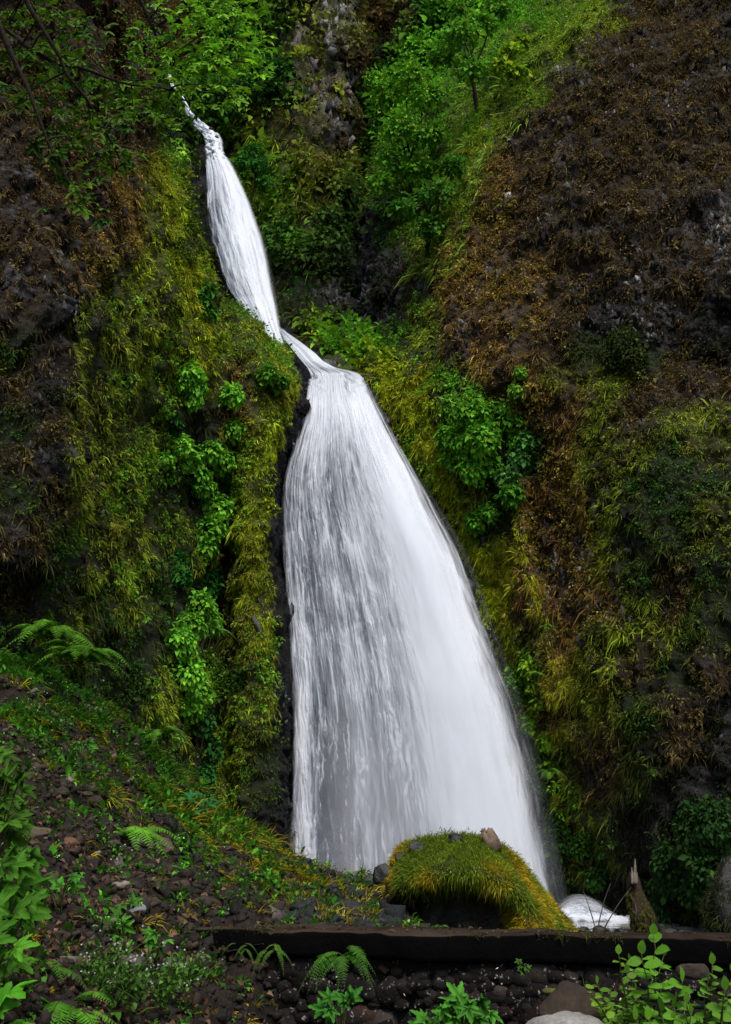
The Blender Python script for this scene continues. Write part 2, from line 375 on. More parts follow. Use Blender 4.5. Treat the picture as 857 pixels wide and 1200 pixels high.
# ground sheet, far hillside
mb = M(); n = 60
gx, gy = np.meshgrid(np.linspace(-1, 1, n), np.linspace(-1, 1, n)); gx = np.sign(gx) * np.abs(gx) ** 3 * 400; gy = np.sign(gy) * np.abs(gy) ** 3 * 400
mb.add(np.stack([gx, gy, -.05 + .02 * fbm(np.stack([gx, gy, gx * 0], -1), 3, 1)], -1), q=gridq(n, n), c=(.03, .025, .018))
tag(mb.build('ground', m_stone, smooth=True), kind='structure')
hx = np.linspace(-130, 130, 160); hs = np.linspace(0, 1, 90); X, Hs = np.meshgrid(hx, hs)
Z = Hs * 75; Yh = 56 + Hs * 22 - np.abs(X) * .25; HP = np.stack([X, Yh, Z], -1)
Yh = Yh + 5 * fbm(HP * .06, 4, 2) + 1.2 * fbm(HP * .4, 3, 4); HP = np.stack([X, Yh, Z], -1)
mb = M().add(HP, q=gridq(90, 160), c=np.array([.02, .032, .012]) * (1 + .6 * fbm(HP * .5, 3, 8)[..., None]))
tag(mb.build('hillside', m_cliff, smooth=True), kind='structure')
# ------------------------------------------------------------------ blades and leaves
def blades(mb, p, d, L, W, droop, c, side=None):
    n = len(p); L = np.broadcast_to(L, (n,))[:, None]; W = np.broadcast_to(W, (n,))[:, None]; droop = np.broadcast_to(droop, (n,))[:, None]
    g = np.array([0, 0, -1.])
    if side is None: side = rng.normal(size=(n, 3))
    s = nrm(np.cross(d, side)) * W * .5
    m = p + d * L * .5 + g * L * droop * .25; e = p + d * L + g * L * droop
    v = np.stack([p - s, p + s, m + s * .9, m - s * .9, e], 1)
    b = np.arange(n)[:, None] * 5
    mb.add(v, q=b + np.array([[0, 1, 2, 3]]), t=b + np.array([[3, 2, 4]]), c=np.repeat(np.asarray(c)[:, None], 5, 1) * np.array([.8, .8, 1, 1, 1.15])[None, :, None])
def leaves(mb, p, d, nn, L, W, c, fold=.25, curl=.25):
    """six-vertex pointed leaf: axis d, face normal nn"""
    n = len(p); L = np.broadcast_to(L, (n,))[:, None]; W = np.broadcast_to(W, (n,))[:, None]
    d = nrm(d); s = nrm(np.cross(d, nn)); up = np.cross(s, d)
    a = p; m1 = p + d * L * .38; m2 = p + d * L * .72 - up * L * curl * .3; e = p + d * L - up * L * curl
    v = np.stack([a, m1 + s * W * .5 + up * W * fold, m2 + s * W * .36 + up * W * fold * .6, e, m2 - s * W * .36 + up * W * fold * .6, m1 - s * W * .5 + up * W * fold, (m1 + m2) / 2 ], 1)
    b = np.arange(n)[:, None, None] * 7
    t = np.array([[0, 6, 1], [1, 6, 2], [2, 6, 3], [3, 6, 4], [4, 6, 5], [5, 6, 0]])[None]
    mb.add(v, t=(b + t).reshape(-1, 3), c=np.repeat(np.asarray(c)[:, None], 7, 1))
def sample(Gn, n, wfn, extra=120):
    G, N = Gn
    c = (G[:-1, :-1] + G[1:, 1:]) / 2; a = np.linalg.norm(np.cross(G[1:, :-1] - G[:-1, :-1], G[:-1, 1:] - G[:-1, :-1]), axis=-1)
    u, v = UV(c); nn = N[:-1, :-1]
    vis = (u > -extra) & (u < 857 + extra) & (v > -extra) & (v < 1200 + extra)
    fac = (nn * nrm(np.array([0, 0, CZ]) - c)).sum(-1) > -.25
    w = a / c[..., 1] ** 1.5 * vis * fac
    z = zone(c); w = w * wfn(c, z, nn)
    w = w.ravel(); w = w / w.sum()
    idx = rng.choice(len(w), n, p=w)
    pc = c.reshape(-1, 3)[idx]; i, j = np.unravel_index(idx, c.shape[:2])
    e1 = G[i + 1, j] - G[i, j]; e2 = G[i, j + 1] - G[i, j]
    pc = pc + e1 * rng.uniform(-.6, .6, (n, 1)) + e2 * rng.uniform(-.6, .6, (n, 1))
    return pc, nn.reshape(-1, 3)[idx], z.reshape(-1, z.shape[-1])[idx]
UPV = np.array([0, 0, 1.])
def clumps(mb, Gn, n, nb, size=.155, zfn=None, width=.013):
    p, nn, z = sample(Gn, n, lambda c, z, q: (z[..., 9] if zfn is None else zfn(c, z)) * (.35 + sm(-.15, .25, fbm(c * .9, 3, 123))))
    sc = (p[:, 1] / 25) ** .6 * size * rng.lognormal(0, .35, n)
    f = rng.random((n, 1)) ** 1.2; cc = z[:, 3:6] * (1 - f) + z[:, 6:9] * f
    cc = cc * rng.lognormal(0, .28, (n, 1)) * (1 + .2 * fbm(p * .7, 3, 88)[:, None])
    P_ = np.repeat(p, nb, 0); N_ = np.repeat(nn, nb, 0); S_ = np.repeat(sc, nb); C_ = np.repeat(cc, nb, 0)
    k = n * nb; j = rng.normal(size=(k, 3)); lat = j - (j * N_).sum(-1, keepdims=True) * N_
    base = P_ + lat * S_[:, None] * .22 - N_ * .02
    d = nrm(N_ * rng.uniform(.25, 1., (k, 1)) + nrm(lat) * 1. + UPV * .1)
    blades(mb, base, d, S_ * rng.uniform(.5, 1.1, k), width * (S_ / size) ** .5 * rng.uniform(.7, 1.4, k), rng.uniform(.3, 1.0, k), C_ * rng.lognormal(0, .18, (k, 1)))
def leafclumps(mb, Gn, n, nl, size=.24, lsize=.07, zfn=None):
    p, nn, z = sample(Gn, n, lambda c, z, q: (z[..., 16] if zfn is None else zfn(c, z)) * (.25 + 1.2 * sm(-.1, .3, fbm(c * .7, 3, 223))))
    sc = (p[:, 1] / 25) ** .6 * size * rng.lognormal(0, .4, n)
    f = rng.random((n, 1)); cc = z[:, 10:13] * (1 - f) + z[:, 13:16] * f
    cc = cc * rng.lognormal(0, .3, (n, 1))
    P_ = np.repeat(p, nl, 0); N_ = np.repeat(nn, nl, 0); S_ = np.repeat(sc, nl)[:, None]; C_ = np.repeat(cc, nl, 0)
    k = n * nl; j = nrm(rng.normal(size=(k, 3))); j = j + N_ * .6
    base = P_ + N_ * S_ * .35 + j * S_ * .5 * rng.random((k, 1)) ** .4
    d = nrm(j + np.array([0, -.2, -.5]) + rng.normal(size=(k, 3)) * .5)
    ls = lsize * (base[:, 1] / 25) ** .9 * rng.lognormal(0, .3, k)
    leaves(mb, base, d, nrm(UPV * .9 + N_ * .5 + rng.normal(size=(k, 3)) * .45), ls * 1.3, ls * .75, C_ * rng.lognormal(0, .22, (k, 1)))
# ------------------------------------------------------------------ ground cover on the cliffs (countless: stuff)
def stuff(mb, name, m, label, cat): return tag(mb.build(name, m), label, cat, kind='stuff')
def offwater(c):
    u, v = UV(c); return 1 - sm(2, 8, u - le(v) + 8) * sm(2, 8, re_(v) + 6 - u) * (v > 425)
def crev(c):
    u, v = UV(c); a = 1 - .97 * sm(17, 10, np.abs(u - 424)) * sm(190, 225, v) * sm(395, 375, v)
    cu = np.interp(v, [380, 392, 415, 432, 445], [328, 334, 360, 384, 396]); a = a * (1 - sm(30, 20, np.abs(u - cu - 4)) * (v > 378) * (v < 470)) * (1 - (((u > 340) & (u < 400) & (v > 418)) | ((u > 340) & (u < 432) & (v > 438))) * (v < 475))
    ul = np.interp(v, [100,115,150,180,240,280,320,345,385], [207,211,225,241,242,247,262,272,300])
    return a * (1 - .95 * sm(-34, -18, u - ul + 6 * fbm(c, 2, 3)) * sm(40, 20, u - ul) * (v > 170) * (v < 385))
def bd(c, z): return z[..., 9] * offwater(c)
def ld(c, z): return z[..., 16] * offwater(c)
def buted(c): u, v = UV(c); return sm(10, 22, edge_u(v) - u) + (v < 430)
mb = M(); clumps(mb, GL, 27000, 16, zfn=bd, size=.115, width=.016); clumps(mb, GB, 14000, 14, size=.075, width=.013, zfn=lambda c, z: z[..., 9] * buted(c).clip(0, 1))
stuff(mb, 'moss', m_blade, 'drooping green and brown moss covering the left cliff', 'moss')
mb = M(); clumps(mb, GR, 30000, 16, zfn=lambda c, z: bd(c, z) * crev(c), size=.14, width=.015)
stuff(mb, 'moss', m_blade, 'brown and olive moss tufts covering the tall right cliff', 'moss')
mb = M(); clumps(mb, GK, 7500, 20, zfn=lambda c, z: z[..., 9] * (UV(c)[0] > 185) * crev(c), size=.25, width=.024)
stuff(mb, 'moss', m_blade, 'moss and grass on the shaded cliff behind the upper fall', 'moss')
mb = M(); leafclumps(mb, GL, 3200, 22, zfn=ld, lsize=.055, size=.18); leafclumps(mb, GB, 900, 22, size=.14, lsize=.045, zfn=lambda c, z: z[..., 16] * buted(c).clip(0, 1))
stuff(mb, 'creeping_plants', m_leaf, 'small leafy plants clinging to the left cliff', 'plants')
mb = M(); leafclumps(mb, GR, 7500, 18, zfn=lambda c, z: ld(c, z) * crev(c), lsize=.05, size=.17)
stuff(mb, 'creeping_plants', m_leaf, 'small leafy plants clinging to the right cliff', 'plants')
mb = M(); leafclumps(mb, GK, 2600, 26, size=.5, lsize=.13, zfn=lambda c, z: z[..., 16] * (UV(c)[0] > 185) * crev(c))
stuff(mb, 'creeping_plants', m_leaf, 'leafy undergrowth on the shaded cliff behind the upper fall', 'plants')
def chips(Gn, n, s0, s1, flt):
    p, nn, z = sample(Gn, n, lambda c, z, q: (z[..., 17] ** 1.5 + .03) * flt(c) * (.3 + sm(-.15, .2, fbm(c * .8, 3, 323)))); k = len(p)
    D = np.array([[x, y, q] for x in (-1, 1) for y in (-1, 1) for q in (-1, 1)]) * .6
    Q = np.array([[0,1,3,2],[4,6,7,5],[0,4,5,1],[2,3,7,6],[0,2,6,4],[1,5,7,3]])
    v = D[None] + rng.uniform(-.45, .45, (k, 8, 3)); v = v * np.stack([rng.uniform(.35, .9, k), rng.uniform(.4, .8, k), rng.uniform(.9, 2.6, k)], -1)[:, None]
    A = nrm(UPV + rng.normal(size=(k, 3)) * .3); B = nrm(np.cross(A, nn + rng.normal(size=(k, 3)) * .4)); Cc = np.cross(A, B)
    sz = rng.uniform(s0, s1, k) * rng.lognormal(0, .3, k) * p[:, 1] / 26
    v = (v[..., :1] * B[:, None] + v[..., 1:2] * Cc[:, None] + v[..., 2:] * A[:, None]) * sz[:, None, None] + p[:, None]
    t = sm(.0, .3, fbm(p * .6, 3, 47))[:, None]; c = z[:, :3] * .9 * (1 - t) + np.array([.17, .175, .185]) * (z[:, :3].mean(-1, keepdims=True) / .027).clip(.12, 1) * t
    mb = M(); mb.add(v, q=(np.arange(k)[:, None, None] * 8 + Q[None]).reshape(-1, 4), c=np.repeat(c * rng.lognormal(0, .45, (k, 1)), 8, 1)); return mb
stuff(chips(GL, 7000, .025, .07, offwater), 'rock_rubble', m_cliff, 'broken dark rock faces showing through the moss of the left cliff', 'rock')
stuff(chips(GR, 12000, .025, .07, offwater), 'rock_rubble', m_cliff, 'broken grey rock faces showing through the moss of the right cliff', 'rock')
stuff(chips(GK, 6000, .04, .12, lambda c: crev(c) * (UV(c)[0] > 180)), 'rock_rubble', m_cliff, 'broken rock faces of the shaded cliff behind the upper fall', 'rock')
stuff(chips(GB, 1500, .03, .08, lambda c: 1 + 0 * c[..., 0]), 'rock_rubble', m_cliff, 'dark wet rock on the buttress beside the lower fall', 'rock')
# ------------------------------------------------------------------ water
def water_mat(name):
    m = bpy.data.materials.new(name); m.use_nodes = True; nt = m.node_tree; N = nt.nodes; L = nt.links
    b = N['Principled BSDF']; out = N['Material Output']; at = N.new('ShaderNodeAttribute'); at.attribute_name = 'Col'
    L.new(at.outputs['Color'], b.inputs['Base Color']); b.inputs['Roughness'].default_value = .6; b.inputs['Specular IOR Level'].default_value = .3
    tl = N.new('ShaderNodeBsdfTranslucent'); L.new(at.outputs['Color'], tl.inputs['Color'])
    m1 = N.new('ShaderNodeMixShader'); m1.inputs[0].default_value = .25; L.new(b.outputs[0], m1.inputs[1]); L.new(tl.outputs[0], m1.inputs[2])
    tr = N.new('ShaderNodeBsdfTransparent'); m2 = N.new('ShaderNodeMixShader')
    L.new(at.outputs['Alpha'], m2.inputs[0]); L.new(tr.outputs[0], m2.inputs[1]); L.new(m1.outputs[0], m2.inputs[2]); L.new(m2.outputs[0], out.inputs['Surface'])
    return m
m_water = water_mat('falling_white_water')
WHITE = np.array([.77, .82, .91]); DEEP = np.array([.19, .23, .30])
def fall(name, vs, LEf, REf, Yf, nu, nv, fn, off=0, bulge=.5, parent=None):
    v = np.linspace(vs[0], vs[1], nv)[:, None] + np.zeros((1, nu)); s = np.linspace(0, 1, nu)[None] + np.zeros((nv, 1))
    u = LEf(v) + (REf(v) - LEf(v)) * s
    G = P(u, v, Yf(v) - off - bulge * np.sin(np.pi * s) ** .7 * sm(vs[0], vs[0] + 120, v))
    t = (v - vs[0]) / 100.
    col, al, h = fn(s, t, u, v, G)
    G = G.copy(); G[..., 1] -= h
    mb = M().add(G, q=gridq(nv, nu), c=col)
    o = mb.build(name, m_water, parent, smooth=True, extra=al.clip(0, 1))
    return tag(o, kind='structure')
def st(s, t, fa, fl, seed, o=4, warp=.0):
    q = np.stack([s * fa, t * fl, s * 0 + seed * 7.7], -1)
    if warp: q[..., 0] = q[..., 0] + warp * fbm(np.stack([s * fa * .3, t * fl * 1.5, s * 0 + seed], -1), 3, seed + 50)
    return fbm(q, o, seed, .6)
def lower_base(s, t, u, v, G):
    wide = (re_(v) - le(v)) / 300
    a = st(s, t, 24, .8, 1, 4, 1.); b = st(s, t, 58, 1.8, 2, 4, 1.); c = st(s, t, 120, 3.0, 3, 3, 1.)
    lump = st(s, t, 16, 3.5, 5, 4, 1.5) * sm(1200, 560, v) 
    right = sm(.42, .75, s - .12 * sm(900, 450, v)); top = sm(560, 470, v)
    leftband = np.exp(-((s - .05) / .045) ** 2) * sm(650, 760, v)
    gap = np.exp(-((s - .17) / .07) ** 2) * sm(760, 900, v) * .35 + np.exp(-((s - .36) / .09) ** 2) * np.exp(-((v - 575) / 70) ** 2) * .22 + np.exp(-((s - .12)/.1)**2) * np.exp(-((v-700)/110)**2) * .15
    dens = .34 + .66 * right + .50 * top + .6 * leftband - gap - .20 * sm(760, 1030, v) * (1 - .5 * right)
    w = dens + .06 + (1 - .78 * right) * (.42 * a + .42 * b + .25 * c + .35 * lump * (1 - sm(700, 850, v))) * (1 - .45 * top)
    w = w.clip(0, 1)
    lip = sm(425, 436, v) * sm(480, 446, v); w = (w - lip * (.15 + .9 * st(s, t, 14, 9, 61, 4, 1.5).clip(0, 1))).clip(0, 1)
    edge = sm(0, .018 + .02 * (.5 + a), s + .012 * b) * sm(1, .89 - .04 * sm(500, 900, v), s + .05 * (a + b))
    edge = edge * (1 - sm(434, 444, v) * sm(485, 465, v) * sm(.10, .0, s + .06 * b))
    col = DEEP + (WHITE - DEEP) * (w ** 1.15)[..., None]
    al = (.35 + 1.1 * w) * edge * sm(384, 392, v) 
    return col, al, .10 * w + .02 * b
def lower_front(s, t, u, v, G):
    b = st(s, t, 75, 1.6, 12, 4, 2.5); c = st(s, t, 170, 3.0, 13, 3, 2.); a = st(s, t, 12, .7, 14, 3, .5)
    right = sm(.4, .8, s)
    w = sm(.08, .5, b + .5 * c + .35 * a + .18 * right)
    edge = sm(0, .05, s) * sm(1, .86, s + .06 * b) * sm(430, 500, v)
    return np.broadcast_to(WHITE, G.shape), w * edge * (.62 - .25 * right), .05 * w
def lower_mist(s, t, u, v, G):
    a = st(s, t, 7, .4, 24, 3, .5); b = st(s, t, 40, .5, 25, 3, .5)
    e = sm(0, .25, s) * sm(1, .72, s + .05 * b)
    return np.broadcast_to(WHITE, G.shape), (.10 + .22 * sm(.3, .8, s) + .1 * a + .12 * sm(750, 950, v)) * e * sm(460, 620, v) * 1.3, .02 * a
wl = lambda v: wy(v) - .1
fall('waterfall_lower', (384, 1085), lambda v: np.interp(v, [384,392,400,415,425,432,438,445,470], [322,330,334,346,354,360,363,364,363]) * (v < 445) + le(v) * (v >= 445),
     lambda v: np.interp(v, [384,392,400,415,425,432,438,445,450], [328,338,350,370,380,394,422,429,432]) * (v < 450) + re_(v) * (v >= 450), lambda v: wl(v), 380, 900, lower_base)
fall('waterfall_lower_spray', (440, 1080), lambda v: le(v) - 1, lambda v: re_(v) + 3, wl, 340, 560, lower_front, off=.4)
fall('waterfall_lower_veil', (440, 1085), lambda v: le(v) + 10, lambda v: re_(v) + 14 * sm(440, 700, v), wl, 120, 200, lower_mist, off=.65)
uL = lambda v: np.interp(v, [100,115,135,150,160,168,180,200,240,280,320,345,385,405], [208,212,219,227,237,241,241,242,242,247,260,270,296,310])
uR = lambda v: np.interp(v, [100,115,135,150,160,168,180,200,240,280,320,345,385,405], [209,215,226,244,258,262,263,276,295,309,318,323,329,334])
uY = lambda v: np.interp(v, [80,115,150,200,250,350,405], [41.5,41,40.3,39.4,38.5,36.6,34.6])
def upper(s, t, u, v, G):
    a = st(s, t, 9, 1.6, 31, 3, 1.); b = st(s, t, 24, 4., 32, 4, 1.5)
    dark = np.exp(-((s - .22) / .12) ** 2) * np.exp(-((v - 235) / 28) ** 2) * .55 + np.exp(-((s - .6) / .22) ** 2) * np.exp(-((v - 157) / 9) ** 2) * .45
    lefts = sm(.45, .05, s) * sm(190, 230, v) * (.5 + 1.2 * st(s, t, 10, 3.5, 33, 3, 1.)); jag = sm(196, 176, v) * sm(128, 145, v) * st(s, t, 5, 26, 34, 4, 1.)
    w = (.74 + .35 * sm(.3, .7, s) - dark - .5 * lefts + 1.3 * jag + .35 * a + .45 * b * (1 - .5 * s)).clip(0, 1)
    e = sm(0, .10, s + .10 * b + .12 * jag) * sm(1, .84, s + .05 * a + .2 * jag) 
    return DEEP + (WHITE - DEEP) * (w ** 1.2)[..., None], (.3 + w * 1.1) * e.clip(0, 1) * sm(108, 118, v), .2 * w
fall('waterfall_upper', (104, 405), uL, uR, uY, 110, 420, upper, off=.8, bulge=.4)
def upper2(s, t, u, v, G):
    b = st(s, t, 30, 1.5, 42, 3, 1.); return np.broadcast_to(WHITE, G.shape), sm(-.1, .5, b) * sm(0, .2, s) * sm(1, .7, s) * .55 * sm(175, 200, v), .05 * b
fall('waterfall_upper_veil', (170, 405), uL, lambda v: uR(v) + 3, uY, 70, 240, upper2, off=1.3, bulge=.4)
fall('waterfall_source', (86, 112), lambda v: np.interp(v, [86, 100, 112], [195, 200, 206]), lambda v: np.interp(v, [86, 100, 112], [200, 206, 211]), lambda v: v * 0 + 41, 14, 30,
     lambda s, t, u, v, G: (np.broadcast_to(WHITE, G.shape), sm(0, .2, s) * sm(1, .8, s) * sm(112, 100, v), 0 * s), off=1.5, bulge=0)
# pool, foam and little outlet cascade
n1, n2_ = 120, 90
X, Yp = np.meshgrid(np.linspace(2.2, 9.5, n1), np.linspace(19.5, 30, n2_))
G = np.stack([X, Yp, .18 + .02 * fbm(np.stack([X, Yp, X * 0], -1) * 2.2, 3, 5)], -1)
c0 = P(690, 1082, 24.5); r = np.hypot((X - c0[0]) / 1.1, (Yp - c0[1]) / 2.2)
w = (sm(1.6, .5, r) + .35 * fbm(G * np.array([5, 1.5, 1]), 3, 6) * sm(3, 1, r)).clip(0, 1)
pm = mat('dark_pool_water', rough=.12, spec=.5, var=.1)
tag(M().add(G, q=gridq(n2_, n1), c=np.array([.012, .018, .018]) + w[..., None] * .6).build('pool_water', pm, smooth=True), kind='structure')
cx = P(690, 1086, 24.2); cx[2] = .17
th, ph = np.meshgrid(np.linspace(0, 2 * np.pi, 160), np.linspace(0, 1, 60)); rr = 1.25 * ph * (1 + .2 * fbm(np.stack([np.cos(th) * 2, np.sin(th) * 2, ph * 0], -1), 3, 70))
Gd = np.stack([cx[0] + rr * np.cos(th), cx[1] + rr * np.sin(th) * 1.3, .17 + .20 * (1 - sm(0, 1, ph)) * (1 - .45 * np.cos(th)) + .09 * fbm(np.stack([rr * np.cos(th) * 6, rr * np.sin(th) * 6, ph * 0], -1), 4, 8)], -1)
tag(M().add(Gd, q=gridq(60, 160), c=WHITE * .95).build('foam', m_water, smooth=True, extra=(sm(1, .5, ph + .25 * fbm(np.stack([rr * np.cos(th) * 5, rr * np.sin(th) * 5, ph * 0], -1), 3, 9)) * 1.).clip(0, 1)), kind='structure')
mb = M(); al = []
for k in range(6):
    an, t = np.meshgrid(np.linspace(.02, 1.35, 160), np.linspace(0, 1, 40)); q = np.stack([an * 14, t * .8, an * 0 + k * 3.1], -1); b = fbm(q, 4, 200 + k, .6); sp = .72 + .35 * b + .06 * k
    X = cx[0] - .75 + 2.15 * sp * np.cos(an * .85) * t; Z = .2 + 1.75 * sp * np.sin(an) * t - 1.55 * t * t * sp; Y = cx[1] - .5 + .2 * k + (.5 * b) * t + 0 * X
    A = sm(0, .15, t) * sm(1, .55, t) * sm(1.35, .7, an) * (.45 + .6 * b).clip(0, 1) * .38
    mb.add(np.stack([X, Y, np.maximum(Z, .15)], -1), q=gridq(40, 160), c=WHITE); al.append(A.ravel())
tag(mb.build('foam', m_water, smooth=True, extra=np.concatenate(al).clip(0, 1)), kind='structure')
def casc(s, t, u, v, G):
    b = st(s, t, 22, 3., 52, 3, 1.); return np.broadcast_to(WHITE, G.shape), sm(-.05, .35, b) * sm(0, .1, s) * sm(1, .8, s) * .55, .04 * b
fall('stream_cascade', (1082, 1104), lambda v: 664 + 0 * v, lambda v: 728 + 0 * v, lambda v: 21.6 + 0 * v, 60, 30, casc, bulge=0)
# ------------------------------------------------------------------ small builders
def tube(mb, pts, rad, c, k=7, rough=.12):
    pts = np.asarray(pts, float); n = len(pts); rad = np.broadcast_to(rad, (n,))
    t = nrm(np.gradient(pts, axis=0)); ref = np.array([.31, .87, .38]); a = nrm(np.cross(t, ref)); b = np.cross(t, a)
    th = np.linspace(0, 2 * np.pi, k, endpoint=False)
    v = pts[:, None] + (a[:, None] * np.cos(th)[None, :, None] + b[:, None] * np.sin(th)[None, :, None]) * (rad[:, None] * (1 + rough * rng.normal(size=(n, k))))[..., None]
    i = np.arange(n - 1)[:, None] * k + np.arange(k)[None]; j = np.arange(n - 1)[:, None] * k + (np.arange(k)[None] + 1) % k
    q = np.stack([i, j, j + k, i + k], -1).reshape(-1, 4)
    v2 = np.concatenate([v.reshape(-1, 3), pts[:1], pts[-1:]]); N = n * k
    tt = [[N, (a_ + 1) % k, a_] for a_ in range(k)] + [[N + 1, (n - 1) * k + a_, (n - 1) * k + (a_ + 1) % k] for a_ in range(k)]
    cc = np.asarray(c, float); cc = np.broadcast_to(cc, (3,)) * (1 + .3 * rng.normal(size=(len(v2), 1)).clip(-2, 2) * .5)
    mb.add(v2, q=q, t=tt, c=cc); return mb
def path(a, b, n=8, sag=0., wob=.05):
    a = np.asarray(a, float); b = np.asarray(b, float); t = np.linspace(0, 1, n)[:, None]; L = np.linalg.norm(b - a)
    p = a + (b - a) * t; p = p + np.array([0, 0, 1.]) * (t * (1 - t)) * 4 * sag
    w = np.cumsum(rng.normal(size=(n, 3)), 0) * wob * L / n; w = w - w[:1] - (w[-1:] - w[:1]) * t
    return p + w
def ico(sub):
    import bmesh
    bm = bmesh.new(); bmesh.ops.create_icosphere(bm, subdivisions=sub, radius=1); bm.verts.ensure_lookup_table()
    v = np.array([x.co[:] for x in bm.verts]); f = np.array([[x.index for x in g.verts] for g in bm.faces]); bm.free(); return v, f
ICO = {k: ico(k) for k in (1, 2, 4)}
def stones(mb, p, size, c, sub=1, planes=9, flat=.7):
    n = len(p); D, T = ICO[sub]; size = np.broadcast_to(size, (n,))
    pn = nrm(rng.normal(size=(n, planes, 3))); h = rng.uniform(.45, .95, (n, planes))
    dn = np.einsum('kx,npx->nkp', D, pn); r = np.where(dn > .05, h[:, None, :] / np.maximum(dn, .05), 9).min(-1).clip(0, 1.15)
    v = D[None] * r[..., None] * np.stack([rng.uniform(.7, 1.2, n), rng.uniform(.7, 1.2, n), rng.uniform(.5, .9, n) * flat / .7], -1)[:, None]
    A = nrm(rng.normal(size=(n, 3)) + np.array([0, 0, 1.5])); B = nrm(np.cross(A, rng.normal(size=(n, 3)))); Cc = np.cross(A, B)
    v = (v[..., :1] * B[:, None] + v[..., 1:2] * Cc[:, None] + v[..., 2:] * A[:, None]) * size[:, None, None] + p[:, None]
    if sub > 1: v = v + (nrm(v - p[:, None])) * (.05 * size[:, None] * fbm(v * 3 / size.mean() , 3, 4))[..., None]
    mb.add(v, t=(np.arange(n)[:, None, None] * len(D) + T[None]).reshape(-1, 3), c=np.repeat(np.asarray(c)[:, None], len(D), 1))
def inst(mb, TV, TT, p, d, nn, size, c):
    n = len(p); d = nrm(d); s = nrm(np.cross(d, nn)); up = np.cross(s, d); size = np.broadcast_to(size, (n,))
    v = p[:, None] + (TV[None, :, :1] * s[:, None] + TV[None, :, 1:2] * d[:, None] + TV[None, :, 2:] * up[:, None]) * size[:, None, None]
    mb.add(v, t=(np.arange(n)[:, None, None] * len(TV) + TT[None]).reshape(-1, 3), c=np.repeat(np.asarray(c)[:, None], len(TV), 1))
def maple_leaf(lobes=5):
    tips = {5: [(-128, .55), (-62, .85), (0, 1.), (62, .85), (128, .55)], 3: [(-70, .8), (0, 1.), (70, .8)]}[lobes]
    o = [(-172, .12)]
    for k, (a, r) in enumerate(tips):
        if k: o.append(((tips[k - 1][0] + a) / 2, .42))
        o += [(a - 19, r * .66), (a - 12, r * .68), (a - 9, r * .86), (a, r), (a + 9, r * .86), (a + 12, r * .68), (a + 19, r * .66)]
    o.append((172, .12)); v = [(0, .0, .03)]
    for a, r in o:
        t = math.radians(a); v.append((math.sin(t) * r * .62, .12 + math.cos(t) * r * .62, -.16 * r * r + .05 * abs(math.sin(t * 2.9))))
    n = len(o); t = [[0, k + 1, k] for k in range(1, n)] + [[0, 1, n]]
    return np.array(v), np.array(t)
MAP5 = maple_leaf(5); MAP3 = maple_leaf(3)
def oval_leaf():
    ys = [0, .12, .35, .6, .82, 1]; ws = [0, .2, .33, .3, .16, 0]; v = []
    for y, w in zip(ys, ws): v += [(-w, y, .1 * w - .18 * y * y), (0, y, -.18 * y * y - .03), (w, y, .1 * w - .18 * y * y)]
    t = []
    for k in range(5):
        a = k * 3
        for j in (0, 1): t += [[a + j, a + j + 1, a + j + 4], [a + j, a + j + 4, a + j + 3]]
    return np.array(v), np.array(t)
OVAL = oval_leaf()
def pinna():
    v = [(0, 0, 0)]; t = []
    ys = np.linspace(0, 1, 8)
    for k, y in enumerate(ys):
        w = .17 * (1 - y) ** .6 * (1 if k % 2 == 0 else .55); v += [(-w, y, -.12 * y), (w, y, -.12 * y)]
    for k in range(7):
        a = 1 + 2 * k; t += [[a, a + 1, a + 3], [a, a + 3, a + 2]]
    return np.array(v), np.array(t)
PIN = pinna()
def frond(mb, stem, base, d, L, c, droop=.5, pairs=22, wfac=.2):
    t = np.linspace(0, 1, 24)[:, None]; d = nrm(np.asarray(d)); g = np.array([0, 0, -1.])
    pts = base + d * L * t + g * L * droop * t ** 2; pts = pts + UPV * .06 * L * np.sin(t * np.pi)
    tube(stem, pts, np.linspace(.0035, .001, 24) * max(1, L / .5), (.06, .07, .02), k=4)
    tt = np.linspace(.14, .99, pairs); P_ = np.stack([np.interp(tt, t[:, 0], pts[:, k]) for k in range(3)], -1)
    T = nrm(np.gradient(P_, axis=0)); s = nrm(np.cross(T, UPV)); s = s + 0; nn = np.cross(s, T)
    l = L * wfac * np.sin(np.pi * (tt * .86 + .1)) ** .8 * (1.15 - tt * .6)
    for sg in (-1, 1):
        dd = s * sg + T * .35 + g * .15 + rng.normal(size=s.shape) * .06
        inst(mb, *PIN, P_, dd, nn + rng.normal(size=s.shape) * .12, l * rng.uniform(.85, 1.1, pairs), np.asarray(c) * rng.lognormal(0, .12, (pairs, 1)))
def place(px, Yd=None, only=None):
    if Yd is None: return hit(px[0], px[1], only)
    return P(px[0], px[1], Yd), np.array([0, -.7, .7])
GREEN = np.array([.055, .17, .018]); LIME = np.array([.13, .24, .018]); DARKG = np.array([.02, .065, .012])
